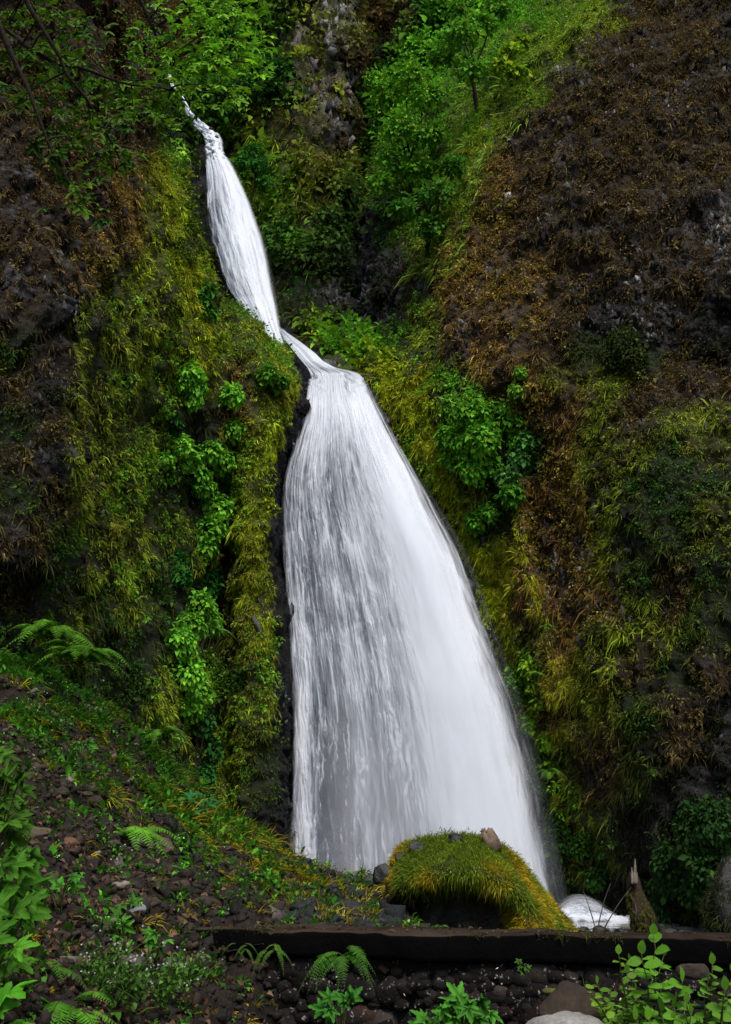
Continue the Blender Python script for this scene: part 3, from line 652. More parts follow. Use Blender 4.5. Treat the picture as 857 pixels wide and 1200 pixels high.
def shrub(name, label, lobes, col=(.14, .40, .035), group=None, only=('cliff_left', 'rock_buttress'), lsize=.1, dens=1., cat='shrub', push=.55):
    """lobes: (u, v, radius in photo px): each is a leafy mass standing on the rock at that bearing"""
    L = [];
    for (u, v, r) in lobes:
        p, n = hit(u, v, only); R = r * p[1] / 1250.; L.append((p + n * R * push + np.array([0, -.1, 0]), R, n, p))
    base = L[-1][3] - np.array([0, 0, 0.3 * L[-1][1]]); root = empty(name, base, label, cat, group)
    lf = M(); stm = M()
    for (c, R, n, p) in L:
        k = int(420 * dens * (R / .45) ** 1.3) + 40
        d = nrm(rng.normal(size=(k, 3)) + n * .35 + UPV * .25); rad = R * rng.uniform(.55, 1.08, (k, 1)) * (1 + .25 * fbm(d * 2.3 + c, 2, 6)[:, None])
        pos = c + d * rad * np.array([1, .8, 1])
        ax = nrm(d * .7 + np.array([0, 0, -.55]) + rng.normal(size=(k, 3)) * .45); nn = nrm(d * .6 + UPV * .8 + rng.normal(size=(k, 3)) * .35)
        cc = np.asarray(col) * rng.lognormal(0, .22, (k, 1)) * (1 + .25 * rng.normal()) ** .5 * np.array([1, 1, 1])
        yl = rng.random((k, 1)) < .25; cc = np.where(yl, cc * np.array([1.7, 1.15, 1.]), cc)
        ls = lsize * rng.lognormal(0, .2, k)
        leaves(lf, pos, ax, nn, ls * 1.3, ls * .8, cc)
        for _ in range(5):
            tube(stm, path(base, c + rng.normal(size=3) * R * .4, 6, sag=.05), np.linspace(.022, .006, 6), (.03, .022, .014), k=5)
    stm.build('stem', m_bark, root); lf.build('foliage', m_leaf, root)
    return root
def maple_plant(name, label, base, leavesL, col, size, group=None, cat='plant', stem=.006):
    """leavesL: list of (point, size factor)"""
    root = empty(name, base, label, cat, group); lf = M(); stm = M(); base = np.asarray(base)
    for (p, k) in leavesL:
        p = np.asarray(p); tube(stm, path(base + rng.normal(size=3) * .01, p, 7, sag=.03, wob=.1), np.linspace(stem, stem * .35, 7), (.05, .05, .02), k=4)
    p = np.array([x[0] for x in leavesL]); n = len(p); out = nrm((p - base) * np.array([1, 1, .2]) + rng.normal(size=(n, 3)) * .15)
    inst(lf, *MAP5, p, out + np.array([0, -.25, -.35]), nrm(UPV * .8 + np.array([0, -1., 0]) + rng.normal(size=(n, 3)) * .35), size * np.array([x[1] for x in leavesL]), np.asarray(col) * rng.lognormal(0, .2, (n, 1)))
    stm.build('stem', m_bark, root); lf.build('leaves', m_leafn, root); return root
def fern(label, px, Yd, R, nf, col, group=None, only=None, up=.6, droop=.7, face=None, name='fern'):
    p, n = place(px, Yd, only); root = empty(name, p, label, 'fern', group); col = np.asarray(col)
    for k in range(nf):
        mb = M(); a = 2 * np.pi * (k + rng.uniform(-.3, .3)) / nf
        d = np.array([math.cos(a), -abs(math.sin(a)) * .8 - .15, up * rng.uniform(.6, 1.3)])
        if face is not None: d = d * .6 + np.asarray(face)
        frond(mb, mb, p + rng.normal(size=3) * .02, d, R * rng.uniform(.75, 1.1), col * rng.uniform(.8, 1.25), droop * rng.uniform(.8, 1.2))
        mb.build('frond', m_leafn, root)
    return root
# ------------------------------------------------------------------ scree cover
def slabs(mb, p, size, c):
    n = len(p); D = np.array([[x, y, z] for x in (-1, 1) for y in (-1, 1) for z in (-1, 1)]) * .62
    Q = np.array([[0,1,3,2],[4,6,7,5],[0,4,5,1],[2,3,7,6],[0,2,6,4],[1,5,7,3]])
    v = D[None] + rng.uniform(-.34, .34, (n, 8, 3)); v = v * np.stack([rng.uniform(.8, 1.5, n), rng.uniform(.6, 1.1, n), rng.uniform(.25, .7, n)], -1)[:, None]
    A = nrm(rng.normal(size=(n, 3)) * .6 + np.array([0, -.2, .9])); B = nrm(np.cross(A, rng.normal(size=(n, 3)))); Cc = np.cross(A, B)
    v = (v[..., :1] * B[:, None] + v[..., 1:2] * Cc[:, None] + v[..., 2:] * A[:, None]) * size[:, None, None] + p[:, None]
    mb.add(v, q=(np.arange(n)[:, None, None] * 8 + Q[None]).reshape(-1, 4), c=np.repeat(np.asarray(c)[:, None], 8, 1))
def scree(Gn, n, s0, s1, wf):
    p, nn, z = sample(Gn, n, lambda c, z, q: wf(c), extra=450); u, v = UV(p)
    sz = .8 * rng.uniform(s0, s1, n) * rng.lognormal(0, .35, n) * (p[:, 1] / 9) ** .45
    b = rng.random((n, 1)); c = np.array([.045, .030, .021]) * (1 - b) + np.array([.022, .018, .015]) * b
    c = .75 * np.where(rng.random((n, 1)) < .05, np.array([.15, .13, .11]), c) * rng.lognormal(0, .35, (n, 1))
    c = c * (.6 + .4 * sm(240, 120, u))[:, None]
    return p + nn * sz[:, None] * .15, sz, c
mb = M(); one = lambda c: np.ones(c.shape[:-1])
p, s_, c = scree(GA, 25000, .018, .05, one); slabs(mb, p, s_, c)
p, s_, c = scree(GBk, 10000, .025, .06, one); c[:] = np.where((UV(p)[0] > 300)[:, None], np.array([.015, .016, .018]) * rng.lognormal(0, .4, (len(p), 1)), c); slabs(mb, p, s_, c)
stuff(mb, 'scree', m_stone, 'loose broken brown rocks covering the slope and the stream bank', 'scree')
mb = M(); p, nn, z = sample(GA, 9000, lambda c, z, q: one(c) * sm(1, .2, UV(c)[0] / 400), extra=450); k = len(p)
leaves(mb, p + UPV * .03, nrm(rng.normal(size=(k, 3)) * np.array([1, 1, .3])), nrm(UPV + rng.normal(size=(k, 3)) * .6), .05 * (p[:, 1] / 9) ** .6, .032, np.array([.09, .055, .032]) * rng.lognormal(0, .4, (k, 1)), curl=.5)
stuff(mb, 'leaf_litter', m_blade, 'dead brown leaves scattered over the scree', 'leaf litter')
RU, RV = [-400, -60, 0, 60, 130, 200, 260, 300, 340, 400, 470], [660, 740, 775, 805, 848, 905, 948, 985, 1005, 1026, 1034]
def ridge(c):
    u, v = UV(c); d = v - np.interp(u, RU, RV)
    w = sm(70, 0, d - 40 * sm(330, 180, u)) * sm(-.25, .1, fbm(c * 2.2, 3, 67)) * (1 - .9 * sm(330, 400, u) * (fbm(c, 3, 5) < .1))
    return w * sm(-.2, .15, fbm(c * 1.1, 3, 66)) + .04
def mossz(z_): return z_
def ridge_cover(G_, n):
    p, nn, z = sample(G_, n, lambda c, z, q: ridge(c), extra=450); u, v = UV(p)
    t = fbm(p * .8, 3, 99); yel = np.clip(sm(-.1, .25, t) + .7 * sm(190, 280, u), 0, 1)[:, None]
    f = rng.random((n, 1))
    c = (np.array([.06, .14, .012]) * (1 - yel) + np.array([.34, .25, .010]) * yel) * (1 - .5 * f * yel) * rng.lognormal(0, .3, (n, 1))
    return p, nn, c
mb = M()
for G_, n in ((GA, 7000), (GBk, 3600)):
    p, nn, c = ridge_cover(G_, n); nb = 20; k = n * nb; sc = np.repeat((p[:, 1] / 15) ** 1.1 * .085 * rng.lognormal(0, .5, n), nb)
    N_ = np.repeat(nn, nb, 0); j = rng.normal(size=(k, 3)); 
    blades(mb, np.repeat(p, nb, 0) + j * sc[:, None] * .25 * np.array([1, 1, .2]), nrm(N_ * .9 + j * .6 + np.array([0, -.2, .2])), sc * rng.uniform(.5, 1.2, k) * 1.2, .011 * np.repeat(p[:, 1] / 15, nb) * rng.uniform(.7, 1.4, k), rng.uniform(.2, .9, k), np.repeat(c, nb, 0) * rng.lognormal(0, .2, (k, 1)))
stuff(mb, 'ground_moss', m_blade, 'yellow and green moss and grass along the crest of the slope', 'moss')
mb = M()
for G_, n in ((GA, 6000), (GBk, 700)):
    p, nn, c = ridge_cover(G_, n); nl = 16; k = n * nl; j = nrm(rng.normal(size=(k, 3)) + UPV * .8)
    pos = np.repeat(p, nl, 0) + j * .11 * (np.repeat(p[:, 1:2], nl, 0) / 12) * rng.random((k, 1)); ls = .036 * (np.repeat(p[:, 1], nl) / 12) ** .6 * rng.lognormal(0, .3, k)
    leaves(mb, pos, nrm(j + np.array([0, -.3, -.2])), nrm(UPV + j * .5), ls * 1.5, ls * .8, np.repeat(np.array([[.06, .19, .018]]) * rng.lognormal(0, .5, (n, 1)), nl, 0) * rng.lognormal(0, .2, (k, 1)))
stuff(mb, 'ground_plants', m_leaf, 'low leafy plants among the moss of the slope', 'plants')
# ------------------------------------------------------------------ shrubs on the left cliff
SG = 'leafy shrubs hanging on the left cliff'
shrub('shrub', 'compact bright green shrub highest on the left cliff, left of the twin one', [(216,440,12),(222,458,15),(212,448,9),(224,470,10)], group=SG)
shrub('shrub', 'two-lobed bright shrub at the top right of the shrub column', [(266,468,14),(272,482,15),(268,505,13),(276,515,11)], group=SG)
shrub('shrub', 'spreading shrub with loose arms on the left of the middle clump', [(205,530,15),(215,545,14),(192,540,7),(200,560,6),(228,562,12)], group=SG)
shrub('shrub', 'rounded pale green shrub on the right of the middle clump', [(246,525,14),(250,545,17),(262,553,12),(235,570,12)], group=SG)
shrub('shrub', 'broad dense shrub below the middle clump', [(244,600,18),(255,590,14),(235,622,18),(252,632,14),(240,645,10)], group=SG)
shrub('shrub', 'small dull shrub beside a gap, lower left of the column', [(205,665,12),(208,678,10)], col=(.03,.15,.02), group=SG)
shrub('shrub', 'small shrub directly under the broad dense one', [(241,680,11),(244,690,9)], col=(.03,.16,.022), group=SG)
shrub('shrub', 'large drooping shrub near the foot of the left cliff', [(225,712,16),(236,730,16),(215,735,16),(205,760,17),(212,785,19),(222,808,18),(215,828,14)], group=SG)
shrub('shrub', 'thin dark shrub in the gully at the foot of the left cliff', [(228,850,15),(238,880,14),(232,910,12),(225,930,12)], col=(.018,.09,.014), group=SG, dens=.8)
shrub('shrub', 'pair of small green tufts on the yellow buttress', [(312,440,11),(325,450,10)], col=(.07,.22,.02), group=SG)
shrub('shrub', 'thin dark shrub clinging beside the ridge', [(196,490,9),(202,500,9)], col=(.02,.10,.018), group=SG)
shrub('shrub', 'leafy shrub growing from the pale ridge above the buttress', [(238,345,10),(232,362,10),(242,372,9)], col=(.05,.19,.02), group=SG, only=('cliff_left','rock_buttress'))
# shrubs on the right cliff
G2 = 'leafy shrubs on the right cliff'; RO = ('cliff_right',)
shrub('shrub', 'broad layered shrub with dark shade below it on the right cliff', [(560,500,22),(540,508,16),(590,505,20),(612,512,12),(575,520,20),(550,530,18),(565,548,16),(535,545,10),(585,548,12)], group=G2, only=RO, col=(.10,.32,.022), lsize=.12, push=.9)
shrub('shrub', 'blue-green shrub reaching right from the broad layered one', [(612,535,13),(622,548,10),(600,560,11),(618,520,9)], group=G2, only=RO, col=(.09,.28,.06), lsize=.13, push=.7)
shrub('shrub', 'pale shrub above the broad layered one on the right cliff', [(560,470,14),(580,480,14),(608,460,9),(530,478,12),(612,440,6)], group=G2, only=RO, col=(.12,.3,.03), push=.5)
shrub('shrub', 'upright shrub under the dark hollow beside the fall', [(560,610,12),(575,600,10),(600,585,12)], group=G2, only=RO, col=(.07,.25,.02), lsize=.12)
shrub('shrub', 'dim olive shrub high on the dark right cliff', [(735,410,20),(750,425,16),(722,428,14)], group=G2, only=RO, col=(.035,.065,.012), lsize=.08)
shrub('shrub', 'trailing lime shrub on the bank low beside the fall', [(625,780,9),(632,800,9),(640,830,9),(632,850,10),(645,870,9),(650,900,10)], group=G2, only=RO, col=(.15,.33,.02), lsize=.12)
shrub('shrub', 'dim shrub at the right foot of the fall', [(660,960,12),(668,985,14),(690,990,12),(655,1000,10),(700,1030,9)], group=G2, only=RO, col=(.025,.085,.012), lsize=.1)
shrub('shrub', 'large shaded shrub at the right edge above the wall', [(835,985,26),(855,965,26),(810,1010,22),(845,1020,24),(800,1040,18),(790,1060,14),(835,1050,20)], group=G2, only=RO, col=(.018,.06,.012), lsize=.09, push=.9)  # dark leaf colour paints in the shade of this corner
# bright grassy crest
mb = M(); CU = [520,535,555,575,600,625,650,690,724,760]; CV = [300,240,190,150,105,75,45,15,-2,-30]
def crest(c):
    u, v = UV(c); d = (u - np.interp(v, CV[::-1], CU[::-1])); return np.exp(-((d + 6) / 20.) ** 2) * (v < 320) * sm(-.4, .1, fbm(c * .9, 3, 15)) + np.exp(-((d + 60) / 40.) ** 2) * .15 * (v < 240)
for G_, n_k in ((GR, 4500), (GK, 1200)): clumps(mb, [g for g in G_], n_k, 18, size=.24, width=.02, zfn=lambda c, z: crest(c) + 1e-9)
for k in range(len(mb.c)):
    f = rng.random((len(mb.c[k]) // 5, 1)); cc = (np.array([.16, .33, .03]) * f + np.array([.28, .34, .04]) * (1 - f)) * rng.lognormal(0, .25, f.shape); mb.c[k] = np.repeat(cc, 5, 0)
stuff(mb, 'grass', m_blade, 'bright green grass along the slanting crest of the right cliff', 'grass')
# bright moss rims of the left cliff
mb = M()
def rim(c):
    u, v = UV(c); d = u - np.interp(v, [170, 250, 330, 420], [188, 208, 236, 250]); return np.exp(-((d + 8) / 11.) ** 2) * (v > 180) * (v < 430) * sm(-.3, .1, fbm(c * .9, 3, 15)) + 1e-9
def rim2(c):
    u, v = UV(c); tp = np.interp(u, [262, 298, 326, 356], [362, 386, 412, 450]); return sm(90, 20, v - tp) * sm(285, 325, u) * (v > 340) * sm(-.25, .15, fbm(c * 1.4, 3, 16)) + sm(22, 10, np.abs(u - edge_u(v) + 34)) * (v > 450) * (v < 800) * .5 * sm(-.1, .25, fbm(c * 1.1, 3, 17)) + 1e-9
clumps(mb, GL, 2200, 18, size=.13, width=.014, zfn=lambda c, z: rim(c))
def rim3(c):
    u, v = UV(c); d = u - red(v); return sm(6, 18, d) * sm(100, 45, d) * (v > 425) * sm(900, 760, v) * sm(-.15, .2, fbm(c * .9, 3, 19)) + 1e-9
clumps(mb, GR, 5000, 16, size=.12, width=.014, zfn=lambda c, z: rim3(c)); clumps(mb, GB, 3200, 16, size=.08, width=.010, zfn=lambda c, z: rim2(c) * buted(c).clip(0, 1))
for k in range(len(mb.c)):
    f = rng.random((len(mb.c[k]) // 5, 1)); cc = (np.array([.28, .34, .015]) * f + np.array([.42, .42, .018]) * (1 - f)) * rng.lognormal(0, .2, f.shape); mb.c[k] = np.repeat(cc, 5, 0)
stuff(mb, 'moss', m_blade, 'glowing yellow-green moss along the cliff rims on both sides of the water', 'moss')
# ravine trees
def ravine_tree(label, foot, crown, col, only=('cliff_back', 'cliff_right'), lsize=.14):
    p, n = hit(foot[0], foot[1], only); root = empty('maple_tree', p, label, 'tree', 'young maples in the ravine'); lf = M(); tr = M()
    cs = []
    for (u, v, r) in crown:
        q, m = hit(u, v, only); Y = min(q[1], p[1]) - .8 - rng.uniform(0, 1.2); c = P(u, v, Y); R = r * Y / 1287; cs.append(c)
        k = int(230 * (R / .6) ** 1.4) + 60; d = nrm(rng.normal(size=(k, 3)) + UPV * .3); pos = c + d * R * rng.uniform(.25, 1.1, (k, 1)) * np.array([1.1, .9, .75])
        cc = np.asarray(col) * rng.lognormal(0, .3, (k, 1)); cc = np.where(rng.random((k, 1)) < .3, cc * np.array([1.8, 1.2, 1]), cc); ls = lsize * rng.lognormal(0, .25, k)
        leaves(lf, pos, nrm(d + np.array([0, -.2, -.5]) + rng.normal(size=(k, 3)) * .4), nrm(UPV + d * .4 + rng.normal(size=(k, 3)) * .35), ls * 1.2, ls * .9, cc)
    top = np.mean(cs, 0); mid = path(p - UPV * .3, top + UPV * .5, 10, wob=.15); tube(tr, mid, np.linspace(.09, .03, 10), (.035, .028, .02))
    for c in cs:
        s = mid[rng.integers(3, 8)]; lb = M(); tube(lb, path(s, c, 6, sag=.1, wob=.1), np.linspace(.04, .012, 6), (.035, .028, .02), k=5); lb.build('limb', m_bark, root)
    tr.build('trunk', m_bark, root); lf.build('crown', m_leaf, root)
ravine_tree('leafy green maple leaning over the dark crevice', (480,250), [(480,90,26),(455,110,20),(500,115,26),(470,150,26),(440,95,14),(505,160,24),(460,190,22),(490,200,26),(445,215,16)], (.10,.30,.022))
ravine_tree('yellow-green sapling standing on the grassy ridge', (598,98), [(600,60,13),(590,78,14),(610,50,10),(605,85,12)], (.18,.34,.02))
ravine_tree('bushy maple at the top of the ravine', (560,130), [(540,40,24),(565,30,18),(520,65,18),(550,80,20),(585,10,18),(535,10,16)], (.09,.27,.022))
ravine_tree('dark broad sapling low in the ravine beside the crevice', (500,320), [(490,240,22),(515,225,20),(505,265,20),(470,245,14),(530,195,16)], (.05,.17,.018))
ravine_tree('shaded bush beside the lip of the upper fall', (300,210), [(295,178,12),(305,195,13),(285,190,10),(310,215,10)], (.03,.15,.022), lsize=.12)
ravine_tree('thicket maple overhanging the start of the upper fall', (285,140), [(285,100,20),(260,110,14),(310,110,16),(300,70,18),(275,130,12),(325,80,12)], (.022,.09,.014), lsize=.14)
# ------------------------------------------------------------------ overhanging maple, top left
MBc = (.028, .022, .015)
p0 = np.array([-5.6, 9.2, 1.0]); root = empty('maple_tree', p0, 'big maple whose leafy branches hang across the top left corner', 'tree')
tr = M(); top = P(-60, -260, 10.); tube(tr, path(p0, top, 16, wob=.1), np.linspace(.2, .1, 16), MBc, k=10); tr.build('trunk', m_bark, root)
BR = [([(-60,-160,10.),(60,-60,10.),(165,0,10.5),(190,55,10.8),(212,95,11)], [(255,50,62,42,150,1.),(300,78,16,12,14,1.1),(215,78,28,18,30,.95),(250,8,70,18,70,.7),(175,55,35,35,40,.55)]),
      ([(-60,-100,9.),(-10,20,9),(60,72,9.2),(140,96,9.8),(212,107,10.3)], [(245,112,45,14,34,.6),(150,118,50,26,44,.38),(90,90,40,25,36,.32),(190,130,25,18,16,.35)]),
      ([(-60,-120,8.),(20,-20,8),(60,50,8.2),(110,130,8.6),(140,185,9)], [(60,40,70,42,70,.30),(105,140,42,40,40,.27),(140,190,30,26,16,.3),(25,95,35,40,26,.22)]),
      ([(-60,-60,7.4),(0,30,7.5),(50,150,7.8),(85,225,8)], [(95,215,14,20,8,.28),(60,170,30,20,12,.2),(100,238,12,12,4,.3)])]
for pts, regs in BR:
    b = M(); lv = M(); main = np.concatenate([path(P(*pts[i]), P(*pts[i + 1]), 6, wob=.08)[:-1] for i in range(len(pts) - 1)] + [P(*pts[-1])[None]])
    tube(b, main, np.linspace(.03, .008, len(main)), MBc)
    for (u, v, ru, rv, n, br) in regs:  # br scales leaf colour: lit and shaded sprays are painted in
        a = rng.uniform(0, 2 * np.pi, n); r = np.sqrt(rng.random(n)); ds = pts[-1][2] + rng.uniform(-.7, .5, n)
        q = P(u + ru * r * np.cos(a), v + rv * r * np.sin(a), ds)
        for k in range(max(3, n // 9)):
            e = q[rng.integers(n)]; s = main[np.argmin(((main - e) ** 2).sum(1))]; tube(b, path(s, e, 6, sag=.05, wob=.1), np.linspace(.012, .004, 6), MBc, k=4)
        dd = nrm(np.stack([rng.normal(.2, .7, n), rng.normal(-.4, .5, n), rng.normal(-.45, .3, n)], -1)); nn = nrm(np.array([0, -.45, .9]) + rng.normal(size=(n, 3)) * .3)
        inst(lv, *MAP5, q, dd, nn, .17 * rng.lognormal(0, .15, n), np.array([.22, .50, .018]) * br * rng.lognormal(0, .2, (n, 1)))
        q2 = q[: n * 3 // 4] + rng.normal(size=(len(q[: n * 3 // 4]), 3)) * .13; m = len(q2)
        inst(lv, *MAP5, q2, dd[:m], nn[:m], .14 * rng.lognormal(0, .15, m), np.array([.11, .33, .014]) * br * rng.lognormal(0, .2, (m, 1)))
    bo = b.build('branch', m_bark, root); lo = lv.build('leaves', m_leafn, root)
# ------------------------------------------------------------------ mossy mound boulder
VT = ([455,465,480,505,535,570,590,615,640,660,676], [1045,1006,996,989,984,984,998,1025,1058,1083,1104])
cols = [452,462,476,500,530,560,590,615,640,660,678]; rows = []
for k, (dv, Y) in enumerate(((70, 15.4), (4, 14.6), (0, 13.6), (22, 12.8), (40, 12.45), (58, 13.0), (125, 13.1))):
    row = []
    for u in cols:
        vt = np.interp(u, *VT); e = abs((u - 565) / 112.) ** 2.5; v = vt + dv * (1 if u < 590 else max(.35, 1 - (u - 590) / 110)); rec = .75 * sm(615, 585, u)
        YY = Y + 1.1 * e if k < 5 else (12.45 + 1.0 * e + rec if k == 5 else 12.3 + e * .9 + rec * .9)
        if k == 6: v = max(1118, vt + 20)
        if k == 5: v = max(v, vt + 4)
        row.append((u, v, YY))
    rows.append(row)
mp = P(560, 1110, 13.2); root = empty('mossy_boulder', mp, 'large rounded boulder capped with shaggy green and golden moss below the fall', 'boulder')
G = cr(cr(ctrl(rows), 120, 0), 140, 1); n_ = normals(G); 
if (n_[60, 70] * np.array([0, -1, 0])).sum() < 0: n_ = -n_
w1, w2, wi = worley(G * 2.2, 5); G = G + n_ * (.10 * fbm(G * 1.2, 3, 5) + .07 * (wi - .5))[..., None]; n_ = normals(G)
if (n_[60, 70] * np.array([0, -1, 0])).sum() < 0: n_ = -n_
M().add(G, q=gridq(120, 140), c=np.array([.014, .012, .009])).build('rock', m_wet, root, smooth=True)
SURF.append(('mound', BVHTree.FromPolygons(G.reshape(-1, 3).tolist(), gridq(120, 140).tolist()), G, n_))
def mz(c):
    u, v = UV(c); vt = np.interp(u, *VT); lip = np.interp(u, [455, 470, 500, 530, 560, 590, 612], [1028, 1034, 1040, 1036, 1050, 1072, 1112]) + 26 * fbm(c * 2.2, 3, 4)
    return np.maximum(sm(6, -10, v - lip), np.maximum(sm(582, 606, u + 16 * fbm(c * 2, 2, 7)), 0 * u)) * (.25 + .75 * sm(-.35, -.1, fbm(c * 2.6, 3, 14))) * sm(452, 470, u) * (v > vt - 6) + .015
mb = M(); n = 9500; p, nn, z = sample((G, n_), n, lambda c, z, q: mz(c)); nb = 20; k = n * nb
t = sm(-.2, .25, fbm(p * 1.6, 3, 12))[:, None]; c = np.array([.12, .18, .012]) * (1 - t) + np.array([.38, .26, .010]) * t; c = c * rng.lognormal(0, .22, (n, 1))
sc = np.repeat(.048 * rng.lognormal(0, .35, n), nb); N_ = np.repeat(nn, nb, 0); j = rng.normal(size=(k, 3))
blades(mb, np.repeat(p, nb, 0) + j * .03, nrm(N_ * .7 + j * .35 + np.array([0, -.1, .1])), sc * rng.uniform(.5, 1.2, k), .006 * rng.uniform(.7, 1.4, k), rng.uniform(.2, 1.0, k), np.repeat(c, nb, 0) * rng.lognormal(0, .2, (k, 1)))
mb.build('moss', m_blade, root)
# ------------------------------------------------------------------ single rocks
def rock(label, u, v, r, col, only=None, Y=None, group=None, m=None, name='rock', flat=.8, sink=.2, mossy=False):
    p = P(u, v, Y) if Y else hit(u, v, only)[0]; R = r * p[1] / 1287.
    mb = M(); D, T = ICO[4]; pn = nrm(rng.normal(size=(11, 3))); h = rng.uniform(.6, .95, 11)
    dn = D @ pn.T; rr = np.where(dn > .05, h / np.maximum(dn, .05), 9); rr = -np.log(np.exp(-rr * 45).sum(-1) + math.exp(-45 * 1.1)) / 45
    vv = D * rr[:, None] * np.array([1.1, .9, flat]); vv = vv * (1 + .09 * fbm(D * 2.5 + p, 4, 8)[:, None]) * R + p
    cc = np.asarray(col) * (1 + .4 * fbm(D * 3 + p, 3, 2)[:, None])
    mb.add(vv, t=T, c=cc); o = mb.build(name, m or m_stone, None, smooth=False); me = o.data
    for vtx in me.vertices: vtx.co -= Vector(p.tolist())
    o.location = p.tolist(); tag(o, label, 'rock', group); return o
BK = (.016, .016, .017); BR_ = (.045, .031, .023)
rock('black rock perched at the top of the mossy boulder', 533, 984, 10, BK, Y=13.4, m=m_wet)
rock('dark rock at the upper left shoulder of the mossy boulder', 489, 996, 10, BK, Y=13.5, m=m_wet)
rock('dark rock on the left edge of the mossy boulder, lowest of three', 473, 1006, 10, BK, Y=13.6, m=m_wet)
rock('upright dark rock just left of the mossy boulder', 450, 1026, 11, BK, Y=16, m=m_wet, flat=1.3)
rock('small dark rock on the bank left of the upright one', 431, 1032, 8, BK, Y=18, m=m_wet)
rock('flat dark rock in front of the foot of the fall', 412, 1031, 8, BK, Y=18.3, m=m_wet)
rock('large dark rock on the crest at the left foot of the fall', 358, 1016, 14, BK, Y=18.3, m=m_wet)
rock('brown rock on the crest right of the large dark one', 385, 1030, 10, BR_, Y=18)
rock('broad reddish rock under the fern on the slope', 192, 996, 15, (.075,.05,.04), only=('scree_slope',))
rock('pale tan pointed rock in the middle of the scree', 143, 1038, 12, (.2,.16,.13), only=('scree_slope',), flat=.5)
rock('pale grey stone wedged below the tan pointed rock', 160, 1066, 9, (.17,.17,.19), only=('scree_slope',))
rock('long dull rock among the white flowers', 150, 1128, 20, (.09,.08,.07), only=('scree_slope',), flat=.5)
rock('grey slab on the lower right of the scree', 195, 1132, 15, (.06,.055,.05), only=('scree_slope',), flat=.6)
rock('brown block on the left of the scree', 42, 980, 17, (.08,.055,.042), only=('scree_slope',))
rock('small reddish block in the scree', 80, 990, 10, (.1,.05,.03), only=('scree_slope',))
for (u, v, r) in ((105,1015,11),(60,1030,10),(25,1000,12),(130,990,9),(170,1020,11),(95,1060,10),(120,1090,12),(70,1100,12),(180,1060,10),(210,1040,11),(235,1060,12),(215,1085,10),(110,940,9),(70,930,9),(40,900,9),(150,960,8)):
    rock('angular brown rock lying loose in the scree', u, v, r, np.array(BR_) * rng.uniform(.7, 1.2), only=('scree_slope',), group='loose rocks in the scree')
for (u, v, r) in ((300,1060,13),(330,1050,12),(355,1068,14),(380,1055,12),(410,1066,14),(435,1052,11),(340,1076,11),(395,1080,11),(270,1045,11),(290,1035,9)):
    rock('dark slate grey rock on the bank behind the wall', u, v, r, np.array([.016, .018, .021]) * rng.uniform(.7, 1.2), only=('stream_bank',), group='dark rocks on the bank', flat=.6)
for (u, v, r) in ((682,1092,9),(705,1090,8),(728,1092,9),(748,1090,9),(690,1098,8),(718,1098,8),(765,1094,9),(785,1094,9),(805,1096,10)):
    rock('wet black rock in the stream below the pool', u, v, r, BK, Y=20.5, m=m_wet, group='wet rocks in the stream', flat=.6)
for (u, v, r) in ((247,151,3.5),(254,162,4)): rock('wet black rock breaking the water at the lip of the upper fall', u, v, r, BK, Y=float(uY(v)) - 1.15, m=m_wet, group='rocks in the lip of the upper fall')
bo = rock('mossy leaning boulder at the right edge above the wall', 886, 1068, 46, (.006,.006,.004), Y=15, m=m_wet, name='boulder', flat=1.35)  # near-black rock colour, and its dark moss, paint in corner shade
q = np.array([v.co[:] for v in bo.data.vertices]); pb = np.array(bo.location); k0 = rng.choice(len(q), 900); q = q[k0] + pb; nq = nrm(q - pb); kp = (nq[:, 2] > -.5) & (fbm(q * 1.5, 3, 4) > -.2); q = q[kp]; nq = nq[kp]; nb = 16; kk = len(q) * nb; ms = M()
blades(ms, np.repeat(q, nb, 0) + rng.normal(size=(kk, 3)) * .03, nrm(np.repeat(nq, nb, 0) + rng.normal(size=(kk, 3)) * .8), .07, .010, rng.uniform(.4, 1.1, kk), np.array([.025, .035, .008]) * rng.lognormal(0, .4, (kk, 1)))
for x in ms.v: x -= pb
mo = ms.build('moss', m_blade); mo.parent = bo
rock('big rounded brown boulder in front of the wall', 668, 1194, 40, (.03,.02,.013), Y=5.25, name='boulder', flat=.85)
rock('pale speckled granite boulder at the bottom edge', 664, 1228, 42, (.22,.215,.20), Y=4.8, m=m_gran, name='boulder', flat=.9)
rock('small moss-covered stone against the wall', 651, 1164, 15, (.08,.085,.015), Y=6.1, flat=.5)
rock('dim rounded stone against the right end of the wall', 815, 1138, 17, (.035,.026,.02), Y=5.9, flat=.6)
